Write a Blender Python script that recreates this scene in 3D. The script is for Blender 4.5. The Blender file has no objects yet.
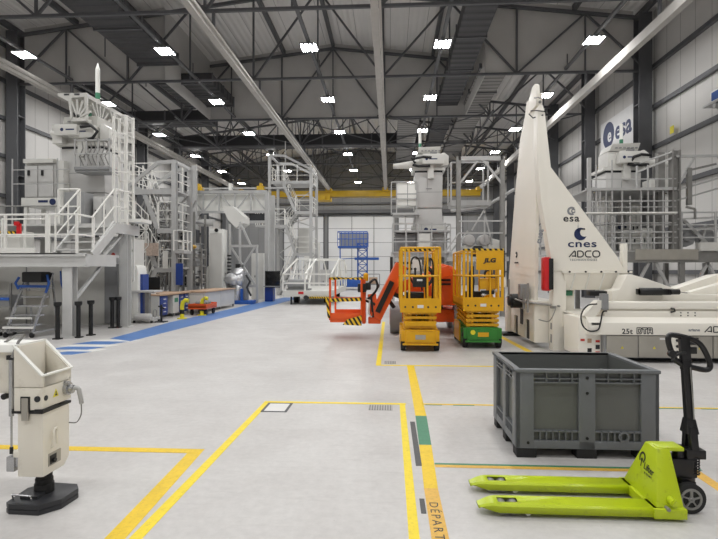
import bpy, bmesh, math, random
from mathutils import Vector, Matrix
random.seed(7)
S = bpy.context.scene
COL = S.collection
PI = math.pi

# ------------------------------------------------------------------ camera
CAM_H, F_PX = 1.6, 520.0
YAW = math.atan(31 / 520)
cd = bpy.data.cameras.new('camera'); cam = bpy.data.objects.new('camera', cd); COL.objects.link(cam)
cd.sensor_fit = 'HORIZONTAL'; cd.sensor_width = 36; cd.lens = 36 * F_PX / 718
cd.shift_y = 1.5 / 718; cd.clip_end = 300; cd.clip_start = .05
cam.location = (0, 0, CAM_H); cam.rotation_euler = (PI / 2, 0, YAW)
S.camera = cam
S.view_settings.view_transform = 'Standard'; S.view_settings.look = 'None'
S.view_settings.gamma = 1; S.view_settings.use_curve_mapping = False
S.view_settings.exposure = -0.3
_c, _s = math.cos(YAW), math.sin(YAW)


def at(px, py, Y):
    """world point seen at a photo pixel, at distance Y down the hall"""
    xc = (px - 359) / 520; D = Y / (_c + _s * xc)
    return Vector((D * (_c * xc - _s), Y, 1.6 - D * (py - 271) / 520))


# ------------------------------------------------------------------ materials
def lin(h):
    h = h.lstrip('#'); o = []
    for i in (0, 2, 4):
        c = int(h[i:i + 2], 16) / 255
        o.append(c / 12.92 if c <= .04045 else ((c + .055) / 1.055) ** 2.4)
    return (*o, 1)


def mat(name, col, rough=.5, metal=0., var=.06, scale=6., bump=0., dirt=None, dirt_amt=0., emis=0., spec=.5, bscale=None):
    m = bpy.data.materials.new(name); m.use_nodes = True
    nt = m.node_tree; N = nt.nodes; L = nt.links
    b = N['Principled BSDF']
    c = lin(col)
    b.inputs['Roughness'].default_value = rough; b.inputs['Metallic'].default_value = metal
    b.inputs['Specular IOR Level'].default_value = spec
    tc = N.new('ShaderNodeTexCoord')
    nz = N.new('ShaderNodeTexNoise'); nz.inputs['Scale'].default_value = scale; nz.inputs['Detail'].default_value = 5
    L.new(tc.outputs['Object'], nz.inputs['Vector'])
    r = N.new('ShaderNodeValToRGB')
    r.color_ramp.elements[0].position = .3; r.color_ramp.elements[1].position = .7
    r.color_ramp.elements[0].color = tuple(x * (1 - var) for x in c[:3]) + (1,)
    r.color_ramp.elements[1].color = tuple(min(1, x * (1 + var)) for x in c[:3]) + (1,)
    L.new(nz.outputs['Fac'], r.inputs['Fac'])
    out = r.outputs['Color']
    if dirt:
        n2 = N.new('ShaderNodeTexNoise'); n2.inputs['Scale'].default_value = scale * 3.1; n2.inputs['Detail'].default_value = 9
        n2.inputs['Roughness'].default_value = .7
        L.new(tc.outputs['Object'], n2.inputs['Vector'])
        r2 = N.new('ShaderNodeValToRGB'); r2.color_ramp.elements[0].position = .6 - dirt_amt * .3; r2.color_ramp.elements[1].position = .75
        L.new(n2.outputs['Fac'], r2.inputs['Fac'])
        mx = N.new('ShaderNodeMix'); mx.data_type = 'RGBA'
        L.new(r2.outputs['Color'], mx.inputs['Factor']); L.new(out, mx.inputs['A']); mx.inputs['B'].default_value = lin(dirt)
        out = mx.outputs['Result']
    L.new(out, b.inputs['Base Color'])
    if bump:
        n3 = N.new('ShaderNodeTexNoise'); n3.inputs['Scale'].default_value = bscale or scale * 8; n3.inputs['Detail'].default_value = 6
        L.new(tc.outputs['Object'], n3.inputs['Vector'])
        bp = N.new('ShaderNodeBump'); bp.inputs['Strength'].default_value = bump; bp.inputs['Distance'].default_value = .01
        L.new(n3.outputs['Fac'], bp.inputs['Height']); L.new(bp.outputs['Normal'], b.inputs['Normal'])
    if emis:
        b.inputs['Emission Color'].default_value = (1, .995, .985, 1); b.inputs['Emission Strength'].default_value = emis
    return m


def mat_panels(name, col, axis, pitch, seam, seamcol, rough=.6, wave=0., var=.05):
    """sheet cladding: joints at a fixed pitch along one axis of the object, optional corrugation"""
    m = mat(name, col, rough, 0, var, .35)
    nt = m.node_tree; N = nt.nodes; L = nt.links; b = N['Principled BSDF']
    tc = N.new('ShaderNodeTexCoord'); sp = N.new('ShaderNodeSeparateXYZ'); L.new(tc.outputs['Object'], sp.inputs[0])
    dv = N.new('ShaderNodeMath'); dv.operation = 'DIVIDE'; L.new(sp.outputs[axis], dv.inputs[0]); dv.inputs[1].default_value = pitch
    fr = N.new('ShaderNodeMath'); fr.operation = 'FRACT'; L.new(dv.outputs[0], fr.inputs[0])
    lt = N.new('ShaderNodeMath'); lt.operation = 'LESS_THAN'; L.new(fr.outputs[0], lt.inputs[0]); lt.inputs[1].default_value = seam / pitch
    old = b.inputs['Base Color'].links[0].from_socket
    mx = N.new('ShaderNodeMix'); mx.data_type = 'RGBA'
    L.new(lt.outputs[0], mx.inputs['Factor']); L.new(old, mx.inputs['A']); mx.inputs['B'].default_value = lin(seamcol)
    L.new(mx.outputs['Result'], b.inputs['Base Color'])
    if wave:
        w = N.new('ShaderNodeMath'); w.operation = 'MULTIPLY'; L.new(sp.outputs[axis], w.inputs[0]); w.inputs[1].default_value = 2 * PI / wave
        sn = N.new('ShaderNodeMath'); sn.operation = 'SINE'; L.new(w.outputs[0], sn.inputs[0])
        bp = N.new('ShaderNodeBump'); bp.inputs['Strength'].default_value = .5; bp.inputs['Distance'].default_value = .03
        L.new(sn.outputs[0], bp.inputs['Height']); L.new(bp.outputs['Normal'], b.inputs['Normal'])
    return m


def mat_stripes(name, c1, c2, pitch, vec=(1, 0, 1), rough=.45):
    """diagonal hazard stripes"""
    m = bpy.data.materials.new(name); m.use_nodes = True
    nt = m.node_tree; N = nt.nodes; L = nt.links; b = N['Principled BSDF']; b.inputs['Roughness'].default_value = rough
    tc = N.new('ShaderNodeTexCoord'); d = N.new('ShaderNodeVectorMath'); d.operation = 'DOT_PRODUCT'
    L.new(tc.outputs['Object'], d.inputs[0]); d.inputs[1].default_value = Vector(vec) / pitch
    fr = N.new('ShaderNodeMath'); fr.operation = 'FRACT'; L.new(d.outputs['Value'], fr.inputs[0])
    lt = N.new('ShaderNodeMath'); lt.operation = 'LESS_THAN'; L.new(fr.outputs[0], lt.inputs[0]); lt.inputs[1].default_value = .5
    mx = N.new('ShaderNodeMix'); mx.data_type = 'RGBA'; L.new(lt.outputs[0], mx.inputs['Factor'])
    mx.inputs['A'].default_value = lin(c1); mx.inputs['B'].default_value = lin(c2)
    L.new(mx.outputs['Result'], b.inputs['Base Color'])
    return m


def mat_floor():
    m = bpy.data.materials.new('polished_concrete'); m.use_nodes = True
    nt = m.node_tree; N = nt.nodes; L = nt.links; b = N['Principled BSDF']
    tc = N.new('ShaderNodeTexCoord')

    def noise(sc, det, rg=.55, vec=None, dist=0):
        n = N.new('ShaderNodeTexNoise'); n.inputs['Scale'].default_value = sc; n.inputs['Detail'].default_value = det
        n.inputs['Roughness'].default_value = rg; n.inputs['Distortion'].default_value = dist
        L.new(vec or tc.outputs['Object'], n.inputs['Vector']); return n.outputs['Fac']

    def ramp(f, p0, c0, p1, c1):
        r = N.new('ShaderNodeValToRGB'); e = r.color_ramp.elements
        e[0].position = p0; e[0].color = c0; e[1].position = p1; e[1].color = c1; L.new(f, r.inputs['Fac']); return r.outputs['Color']

    def mix(f, a, bb, t='MIX'):
        x = N.new('ShaderNodeMix'); x.data_type = 'RGBA'; x.blend_type = t
        if isinstance(f, float): x.inputs['Factor'].default_value = f
        else: L.new(f, x.inputs['Factor'])
        for s, v in (('A', a), ('B', bb)):
            if isinstance(v, tuple): x.inputs[s].default_value = v
            else: L.new(v, x.inputs[s])
        return x.outputs['Result']
    base = ramp(noise(.9, 8, .6, dist=.4), .32, lin('#BBB8B6'), .68, lin('#C8C6C4'))
    fine = ramp(noise(14, 8, .7), .35, (.93, .93, .93, 1), .65, (1.05, 1.05, 1.05, 1))
    base = mix(1.0, base, fine, 'MULTIPLY')
    mp = N.new('ShaderNodeMapping'); mp.inputs['Scale'].default_value = (.5, 5, 1); mp.inputs['Rotation'].default_value = (0, 0, .25)
    L.new(tc.outputs['Object'], mp.inputs['Vector'])
    sm = ramp(noise(2.2, 6, .65, mp.outputs[0], .8), .58, (0, 0, 0, 1), .76, (.42, .42, .42, 1))
    base = mix(sm, base, lin('#A19D9B'))
    spots = ramp(noise(30, 3, .5), .74, (0, 0, 0, 1), .80, (.5, .5, .5, 1))
    base = mix(spots, base, lin('#8B857F'))
    L.new(base, b.inputs['Base Color'])
    rr = ramp(noise(3, 6), .3, (.34, .34, .34, 1), .7, (.5, .5, .5, 1))
    L.new(rr, b.inputs['Roughness']); b.inputs['Specular IOR Level'].default_value = .42
    bp = N.new('ShaderNodeBump'); bp.inputs['Strength'].default_value = .08; bp.inputs['Distance'].default_value = .01
    L.new(noise(25, 6), bp.inputs['Height']); L.new(bp.outputs['Normal'], b.inputs['Normal'])
    return m


M = dict(
    floor=mat_floor(),
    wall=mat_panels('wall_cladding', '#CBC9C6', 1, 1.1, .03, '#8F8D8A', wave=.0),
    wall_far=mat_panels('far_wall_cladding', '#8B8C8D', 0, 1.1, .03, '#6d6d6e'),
    door=mat_panels('sectional_door', '#D6D7D8', 2, 1.62, .05, '#77797c'),
    roof=mat_panels('roof_sheet', '#E0DEDB', 0, 1.0, .03, '#A8A6A3', wave=.33),
    curtain=mat('smoke_curtain_cloth', '#C2C0BD', .8, 0, .06, .8),
    steel_dark=mat('dark_painted_steel', '#5A5B5E', .5, 0, .06, 3),
    column=mat('charcoal_column_paint', '#57585B', .5, 0, .06, 2),
    tray=mat('galvanised_track', '#6A6B6D', .7, 0, .06, 3, spec=.2),
    duct=mat_panels('dark_duct_fabric', '#424244', 1, .55, .08, '#37373a', wave=.55),
    louvre=mat_panels('corrugated_light_sheet', '#8b8986', 1, .5, .12, '#5c5b5a', wave=.5),
    rail=mat('pale_crane_rail_paint', '#BDBAB5', .8, 0, .05, 3, spec=.15),
    lamp=mat('lamp_diffuser', '#FFFFFF', .5, emis=330),
    housing=mat('lamp_housing_paint', '#8d8e90', .4, .3, .04, 8),
    yellow_crane=mat('crane_yellow', '#C9A212', .45, 0, .06, 2),
    white=mat('cream_machine_paint', '#EEEAE0', .35, 0, .025, 1.2),
    white_l=mat('warm_white_gloss_paint', '#E9E4D8', .3, 0, .03, 2, dirt='#CFC8BA', dirt_amt=.15),
    white2=mat('rig_white_paint', '#D2D1CC', .4, 0, .03, 3),
    white3=mat('railing_white_paint', '#E4E3DE', .4, 0, .03, 5),
    grey_l=mat('rig_grey_cover', '#C3C2C0', .5, 0, .05, 2),
    grey_m=mat('machine_grey', '#8E8F90', .5, 0, .06, 3),
    plat=mat('pale_platform_paint', '#C6C6C4', .45, 0, .04, 4),
    galv=mat('galvanised_steel', '#8C8B88', .45, .35, .09, 6),
    galv_l=mat('light_steel_paint', '#B4B4B3', .45, .1, .05, 4),
    cabinet=mat('cabinet_grey_steel', '#A8A49B', .42, .25, .07, 4),
    black=mat('black_plastic', '#161718', .45, 0, .1, 10),
    rubber=mat('black_rubber', '#1D1D1E', .7, 0, .1, 20, bump=.15),
    blackgloss=mat('black_powder_coat', '#131316', .28, 0, .1, 12),
    pad=mat('charcoal_pad_paint', '#2A2B2F', .42, 0, .08, 9),
    tape=mat('bright_yellow_tape', '#EFD523', .5, 0, .05, 9, dirt='#C9B23A', dirt_amt=.25),
    tape_old=mat('worn_amber_tape', '#E8C41C', .5, 0, .06, 12, dirt='#CBA52A', dirt_amt=.3),
    tape_or=mat('orange_amber_tape', '#DDAF4A', .5, 0, .06, 12, dirt='#BC9548', dirt_amt=.4),
    green=mat('green_floor_paint', '#3F8364', .5, 0, .06, 12, dirt='#2F604B', dirt_amt=.3),
    blue_floor=mat('blue_floor_paint', '#4A76B4', .45, 0, .06, 3, dirt='#6487b5', dirt_amt=.25),
    white_floor=mat('white_floor_paint', '#DAD9D6', .45, 0, .03, 5),
    plate=mat('dark_floor_plate', '#4D4E50', .5, .2, .12, 20),
    grate=mat_panels('floor_grating', '#A9A6A3', 0, .03, .012, '#6d6b69'),
    crate=mat('crate_grey_plastic', '#6B6E71', .42, 0, .04, 4, bump=.03),
    crate_in=mat('crate_panel_plastic', '#616361', .4, 0, .05, 4),
    lime=mat('lime_green_paint', '#B7C91C', .32, 0, .04, 5, dirt='#8E9A22', dirt_amt=.12, bump=.02),
    lift_y=mat('lift_yellow_paint', '#DBA30A', .38, 0, .06, 5),
    lift_g=mat('lift_green_paint', '#2F7D2B', .4, 0, .06, 5),
    orange=mat('boom_orange_paint', '#E0571B', .36, 0, .05, 3),
    red=mat('red_cover_plastic', '#C61F25', .3, 0, .05, 6),
    blue=mat('blue_paint', '#2456A8', .4, 0, .06, 4),
    blue_d=mat('blue_cabinet_paint', '#1D3C88', .4, 0, .06, 4),
    navy=mat('navy_print', '#1B2A55', .5, 0, .02, 4),
    ink=mat('dark_print', '#25272B', .5, 0, .02, 4),
    ink_grey=mat('grey_print', '#8A8C90', .5, 0, .02, 4),
    hazard=mat_stripes('hazard_stripes', '#E8B81A', '#141414', .16, (1, 0, 1)),
    hazard_s=mat_stripes('hazard_stripes_fine', '#E8C02A', '#141414', .11, (1, .4, .6)),
    wood=mat('bench_top_wood', '#B89A80', .5, 0, .08, 3),
    foil=mat('silver_foil', '#D9DADC', .25, .55, .05, 5, bump=.9, bscale=9),
    chrome=mat('bright_metal', '#B9BABC', .25, .8, .05, 8),
    hose=mat('safety_yellow', '#E8DB2E', .45, 0, .05, 6),
    glass=mat('dark_screen', '#0c0e12', .15, 0, .02, 3),
    board=mat('sign_board_white', '#DDDDDD', .5, 0, .02, 3),
    yellow_sign=mat('yellow_sign', '#E2D53A', .5, 0, .02, 3),
    red_print=mat('red_print', '#C4392E', .5, 0, .02, 3),
    poster=mat('printed_poster', '#B9A79A', .6, 0, .25, 14),
    curb=mat('stripe_white', '#EDEDE8', .4, 0, .02, 3),
)


# ------------------------------------------------------------------ geometry
class MB:
    def __init__(s): s.v = []; s.f = []

    def add(s, vs, fs):
        k = len(s.v); s.v += [Vector(p) for p in vs]; s.f += [tuple(i + k for i in f) for f in fs]; return s

    def box(s, x0, x1, y0, y1, z0, z1):
        return s.add([(x0, y0, z0), (x1, y0, z0), (x1, y1, z0), (x0, y1, z0), (x0, y0, z1), (x1, y0, z1), (x1, y1, z1), (x0, y1, z1)],
                     [(0, 3, 2, 1), (4, 5, 6, 7), (0, 1, 5, 4), (1, 2, 6, 5), (2, 3, 7, 6), (3, 0, 4, 7)])

    def hexa(s, bot, top):
        return s.add(list(bot) + list(top), [(0, 3, 2, 1), (4, 5, 6, 7), (0, 1, 5, 4), (1, 2, 6, 5), (2, 3, 7, 6), (3, 0, 4, 7)])

    def bar(s, p, q, w, h=None, up=(0, 0, 1)):
        p, q = Vector(p), Vector(q); h = h or w; d = (q - p).normalized(); u = Vector(up)
        if abs(d.dot(u)) > .98: u = Vector((0, 1, 0))
        a = d.cross(u).normalized(); b = a.cross(d).normalized(); a *= w / 2; b *= h / 2
        return s.hexa([p - a - b, p + a - b, p + a + b, p - a + b], [q - a - b, q + a - b, q + a + b, q - a + b])

    def cyl(s, p, q, r, n=12, r2=None, cap=True):
        p, q = Vector(p), Vector(q); r2 = r if r2 is None else r2; d = (q - p).normalized()
        u = Vector((0, 0, 1)) if abs(d.z) < .9 else Vector((1, 0, 0)); a = d.cross(u).normalized(); b = a.cross(d)
        vs = [p + (a * math.cos(2 * PI * i / n) + b * math.sin(2 * PI * i / n)) * r for i in range(n)] + \
             [q + (a * math.cos(2 * PI * i / n) + b * math.sin(2 * PI * i / n)) * r2 for i in range(n)]
        fs = [(i, (i + 1) % n, n + (i + 1) % n, n + i) for i in range(n)]
        if cap: fs += [tuple(range(n))[::-1], tuple(range(n, 2 * n))]
        return s.add(vs, fs)

    def tube(s, path, r, n=8, closed=False):
        P = [Vector(p) for p in path]; m = len(P); rings = []; pa = None
        for i in range(m):
            if closed: d = P[(i + 1) % m] - P[i - 1]
            else: d = P[min(i + 1, m - 1)] - P[max(i - 1, 0)]
            d.normalize()
            if pa is None:
                u = Vector((0, 0, 1)) if abs(d.z) < .9 else Vector((1, 0, 0)); a = d.cross(u).normalized()
            else: a = (pa - d * pa.dot(d)).normalized()
            pa = a; b = d.cross(a)
            rings.append([P[i] + (a * math.cos(2 * PI * k / n) + b * math.sin(2 * PI * k / n)) * r for k in range(n)])
        vs = [p for ring in rings for p in ring]; fs = []
        for i in range(m if closed else m - 1):
            j = (i + 1) % m
            fs += [(i * n + k, i * n + (k + 1) % n, j * n + (k + 1) % n, j * n + k) for k in range(n)]
        if not closed: fs += [tuple(range(n))[::-1], tuple(range((m - 1) * n, m * n))]
        return s.add(vs, fs)

    def prism(s, poly, plane, a, b):
        def P(u, v, w): return {'xy': (u, v, w), 'xz': (u, w, v), 'yz': (w, u, v)}[plane]
        n = len(poly)
        vs = [P(u, v, a) for u, v in poly] + [P(u, v, b) for u, v in poly]
        return s.add(vs, [tuple(range(n))[::-1], tuple(range(n, 2 * n))] + [(i, (i + 1) % n, n + (i + 1) % n, n + i) for i in range(n)])

    def sphere(s, c, r, nu=14, nv=8, sc=(1, 1, 1)):
        c = Vector(c); vs = [c + Vector((0, 0, -r * sc[2]))]
        for j in range(1, nv):
            t = PI * j / nv
            for i in range(nu):
                p = 2 * PI * i / nu
                vs.append(c + Vector((math.sin(t) * math.cos(p) * r * sc[0], math.sin(t) * math.sin(p) * r * sc[1], -math.cos(t) * r * sc[2])))
        vs.append(c + Vector((0, 0, r * sc[2]))); fs = []
        for i in range(nu):
            fs.append((0, 1 + (i + 1) % nu, 1 + i)); e = len(vs) - 1; k = 1 + (nv - 2) * nu; fs.append((k + i, k + (i + 1) % nu, e))
        for j in range(nv - 2):
            k = 1 + j * nu
            fs += [(k + i, k + (i + 1) % nu, k + nu + (i + 1) % nu, k + nu + i) for i in range(nu)]
        return s.add(vs, fs)

    def jitter(s, amt, seed=3):
        rnd = random.Random(seed)
        for p in s.v: p += Vector((rnd.uniform(-amt, amt), rnd.uniform(-amt, amt), rnd.uniform(-amt, amt)))
        return s

    def ring(s, c, r0, r1, axis, t, n=28, a0=0., a1=2 * PI):
        """flat annulus (or arc) of thickness t; axis = plane name"""
        full = abs(a1 - a0 - 2 * PI) < 1e-4; c = Vector(c)
        def P(u, v, w): return c + Vector({'xy': (u, v, w), 'xz': (u, w, v), 'yz': (w, u, v)}[axis])
        vs = []
        for i in range(n if full else n + 1):
            t_ = a0 + (a1 - a0) * i / n; cu, sv = math.cos(t_), math.sin(t_)
            vs += [P(r0 * cu, r0 * sv, -t / 2), P(r1 * cu, r1 * sv, -t / 2), P(r1 * cu, r1 * sv, t / 2), P(r0 * cu, r0 * sv, t / 2)]
        k = len(vs) // 4; fs = []
        for i in range(k if full else k - 1):
            a, b = i * 4, ((i + 1) % k) * 4
            fs += [(a + j, a + (j + 1) % 4, b + (j + 1) % 4, b + j) for j in range(4)]
        if not full: fs += [(0, 1, 2, 3), tuple((k - 1) * 4 + j for j in (3, 2, 1, 0))]
        return s.add(vs, fs)

    def text(s, txt, size, fn, bold=0., depth=.002, sx=1., center=False, space=1.):
        """lettering; fn maps (x, y, z) of the text plane to the world"""
        cu = bpy.data.curves.new('t', 'FONT'); cu.body = txt; cu.size = size; cu.extrude = depth / 2; cu.offset = bold
        cu.space_character = space; cu.resolution_u = 3
        if center: cu.align_x = 'CENTER'
        o = bpy.data.objects.new('t', cu); COL.objects.link(o); bpy.context.view_layer.update()
        me = bpy.data.meshes.new_from_object(o.evaluated_get(bpy.context.evaluated_depsgraph_get()))
        s.add([fn(p.co.x * sx, p.co.y, p.co.z) for p in me.vertices], [tuple(p.vertices) for p in me.polygons])
        bpy.data.objects.remove(o); bpy.data.curves.remove(cu); bpy.data.meshes.remove(me)
        return s

    def mesh(s, name, m, off=Vector((0, 0, 0)), bevel=0.):
        me = bpy.data.meshes.new(name); me.from_pydata([tuple(p - off) for p in s.v], [], s.f)
        bm = bmesh.new(); bm.from_mesh(me); bmesh.ops.recalc_face_normals(bm, faces=bm.faces)
        if bevel:
            bmesh.ops.remove_doubles(bm, verts=bm.verts, dist=1e-5)
            es = [e for e in bm.edges if len(e.link_faces) == 2 and e.calc_face_angle(0) > .6]
            bmesh.ops.bevel(bm, geom=es, offset=bevel, segments=2, affect='EDGES', profile=.6, clamp_overlap=True)
        bm.to_mesh(me); bm.free()
        me.polygons.foreach_set('use_smooth', [True] * len(me.polygons)); me.set_sharp_from_angle(angle=math.radians(38))
        me.materials.append(m); return me


class Thing:
    """an Empty at the base of a thing; parts are written in world coordinates"""
    def __init__(s, name, label, cat, loc, group=None, kind=None):
        s.loc = Vector(loc); s.o = bpy.data.objects.new(name, None); COL.objects.link(s.o); s.o.location = s.loc
        s.o.empty_display_size = .2
        s.o['label'] = label; s.o['category'] = cat
        if group: s.o['group'] = group
        if kind: s.o['kind'] = kind

    def pieces(s, name, mb, m, parent=None, bevel=0.):
        """every loose piece of the shape becomes a part of its own"""
        par = list(range(len(mb.v)))
        def find(i):
            while par[i] != i: par[i] = par[par[i]]; i = par[i]
            return i
        for f in mb.f:
            for i in f[1:]: par[find(i)] = find(f[0])
        comp = {}
        for f in mb.f: comp.setdefault(find(f[0]), []).append(f)
        for fs in comp.values():
            ids = sorted({i for f in fs for i in f}); mp = {j: k for k, j in enumerate(ids)}
            b = MB(); b.v = [mb.v[i] for i in ids]; b.f = [tuple(mp[i] for i in f) for f in fs]
            s.part(name, b, m, parent, None, bevel)

    def part(s, name, mb, m, parent=None, label=None, bevel=0., stuff=False):
        o = bpy.data.objects.new(name, mb.mesh(name, m, s.loc, bevel)); COL.objects.link(o)
        o.parent = parent if parent is not None else s.o
        if label: o['label'] = label
        if stuff: o['kind'] = 'stuff'
        return o


def solo(name, label, cat, mb, m, group=None, kind=None, bevel=0., base=None):
    """a thing that is one mesh, origin at its base"""
    if base is None:
        xs = [p.x for p in mb.v]; ys = [p.y for p in mb.v]; zs = [p.z for p in mb.v]
        base = Vector(((min(xs) + max(xs)) / 2, (min(ys) + max(ys)) / 2, min(zs)))
    o = bpy.data.objects.new(name, mb.mesh(name, m, base, bevel)); COL.objects.link(o); o.location = base
    o['label'] = label; o['category'] = cat
    if group: o['group'] = group
    if kind: o['kind'] = kind
    return o


def struct(name, mb, m, parent=None, label=None, cat=None):
    o = bpy.data.objects.new(name, mb.mesh(name, m)); COL.objects.link(o)
    if parent: o.parent = parent
    else: o['kind'] = 'structure'
    if label: o['label'] = label
    if cat and not parent: o['category'] = cat
    return o


def smooth(pts, n=5):
    P = [Vector(p) for p in pts]; out = []
    for i in range(len(P) - 1):
        a, b, c, d = P[max(i - 1, 0)], P[i], P[i + 1], P[min(i + 2, len(P) - 1)]
        for k in range(n):
            u = k / n; out.append(.5 * (2 * b + (c - a) * u + (2 * a - 5 * b + 4 * c - d) * u * u + (3 * b - a - 3 * c + d) * u ** 3))
    return out + [P[-1]]


def dup(o, shift, label=None, group=None, rz=None):
    r = o.copy(); COL.objects.link(r); r.location = o.location + Vector(shift)
    if rz is not None: r.rotation_euler = (0, 0, rz)
    if label: r['label'] = label
    if group: r['group'] = group
    for ch in list(o.children):
        c = ch.copy(); COL.objects.link(c); c.parent = r
        for g in ch.children:
            d = g.copy(); COL.objects.link(d); d.parent = c
    return r


def front(x0, z0, Y): return lambda x, y, z: (x0 + x, Y - z, z0 + y)


def railing(t, pts, h=1.05, m=None, step=1.2, r=.022, mid=(.5,), toe=False, post_r=None, name='railing'):
    """guard rail along a polyline of floor points: rails are one part, every post a sub-part of it"""
    m = m or M['white3']; P = [Vector(p) for p in pts]; up = Vector((0, 0, h))
    b = MB(); b.tube([p + up for p in P], r, 6)
    for k in mid: b.tube([p + up * k for p in P], r * .8, 6)
    if toe:
        for p, q in zip(P, P[1:]): b.bar(p + Vector((0, 0, .07)), q + Vector((0, 0, .07)), .012, .13)
    rail = t.part(name, b, m)
    done = []
    for p, q in zip(P, P[1:]):
        n = max(1, round((q - p).length / step))
        for i in range(n + 1):
            c = p.lerp(q, i / n)
            if any((c - d).length < .05 for d in done): continue
            done.append(c)
            t.part('railing_post', MB().bar(c, c + up, (post_r or r) * 1.9, (post_r or r) * 1.9), m, rail)
    return rail


def flight(t, a, b, w, wdir, m=None, n=None, mr=None, rails=(1, 1), rh=.95):
    """stair flight from floor point a to b; wdir = width direction"""
    m = m or M['galv_l']; mr = mr or M['white3']; a, b = Vector(a), Vector(b); W = Vector(wdir) * w
    n = n or max(3, round(abs(b.z - a.z) / .21)); g = MB()
    for k in (0, 1): g.bar(a + W * k, b + W * k, .05, .17)
    for i in range(1, n + 1):
        c = a.lerp(b, (i - .5) / n); d = (b - a); d.z = 0; d = d.normalized() * .13
        g.hexa([c - d + Vector((0, 0, -.02)), c - d + W + Vector((0, 0, -.02)), c + d + W + Vector((0, 0, -.02)), c + d + Vector((0, 0, -.02))],
               [c - d + Vector((0, 0, .02)), c - d + W + Vector((0, 0, .02)), c + d + W + Vector((0, 0, .02)), c + d + Vector((0, 0, .02))])
    st = t.part('stair_flight', g, m)
    for k in (0, 1):
        if not rails[k]: continue
        u = Vector((0, 0, rh)); hb = MB().tube([a + W * k + u, b + W * k + u], .022, 6).tube([a + W * k + u * .5, b + W * k + u * .5], .018, 6)
        for f in (0, .5, 1): hb.bar(a.lerp(b, f) + W * k, a.lerp(b, f) + W * k + u, .035)
        t.part('stair_handrail', hb, mr, st)
    return st
# ------------------------------------------------------------------ the hall
XL, XR, XC, Y0, Y1 = -19.5, 12.45, -3.5, -9.0, 60.0
def roof_z(x): return 15.8 - .12 * abs(x - XC)

floor = struct('floor', MB().box(XL - .3, XR + .3, Y0 - .3, Y1 + .3, -.2, 0), M['floor'])
struct('wall_left', MB().box(XL - .25, XL, Y0, Y1, 0, roof_z(XL)), M['wall'])
struct('wall_right', MB().box(XR, XR + .25, Y0, Y1, 0, roof_z(XR)), M['wall'])
gable = [(XL, 0), (XR, 0), (XR, roof_z(XR)), (XC, roof_z(XC)), (XL, roof_z(XL))]
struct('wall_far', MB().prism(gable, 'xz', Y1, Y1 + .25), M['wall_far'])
struct('wall_back', MB().prism(gable, 'xz', Y0 - .25, Y0), M['wall'])
rb = MB()
for xa, xb in ((XL - .25, XC), (XC, XR + .25)):
    rb.hexa([(xa, Y0, roof_z(xa)), (xb, Y0, roof_z(xb)), (xb, Y1, roof_z(xb)), (xa, Y1, roof_z(xa))],
            [(xa, Y0, roof_z(xa) + .2), (xb, Y0, roof_z(xb) + .2), (xb, Y1, roof_z(xb) + .2), (xa, Y1, roof_z(xa) + .2)])
struct('ceiling', rb, M['roof'])

# tall white sectional doors in the far wall, with their frames
for i, (x0, x1) in enumerate(((-12.3, -7.7), (-7.1, .4), (1.0, 8.2))):
    d = struct('door_%d' % (i + 1), MB().box(x0, x1, Y1 - .12, Y1, 0, 7.9), M['door'])
    fr = MB().box(x0 - .12, x0, Y1 - .2, Y1, 0, 8.05).box(x1, x1 + .12, Y1 - .2, Y1, 0, 8.05).box(x0 - .12, x1 + .12, Y1 - .2, Y1, 7.9, 8.1)
    for f in (.36, .7):
        fr.box(x0 + (x1 - x0) * f - .03, x0 + (x1 - x0) * f + .03, Y1 - .15, Y1 - .11, 0, 7.9)
    struct('door_frame', fr, M['steel_dark'], d)
struct('trim_1', MB().box(XL, XR, Y1 - .5, Y1, 8.25, 8.65), M['steel_dark'])
struct('trim_2', MB().box(XL, XR, Y1 - .3, Y1, 9.3, 9.5), M['steel_dark'])
n = 3
for z in (1.55, 3.45, 5.4, 7.4, 9.3, 11.2, 13.0):
    for x0, x1 in ((XL, XL + .16), (XR - .16, XR)):
        struct('trim_%d' % n, MB().box(x0, x1, Y0, Y1, z - .09, z + .09), M['steel_dark']); n += 1

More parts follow.
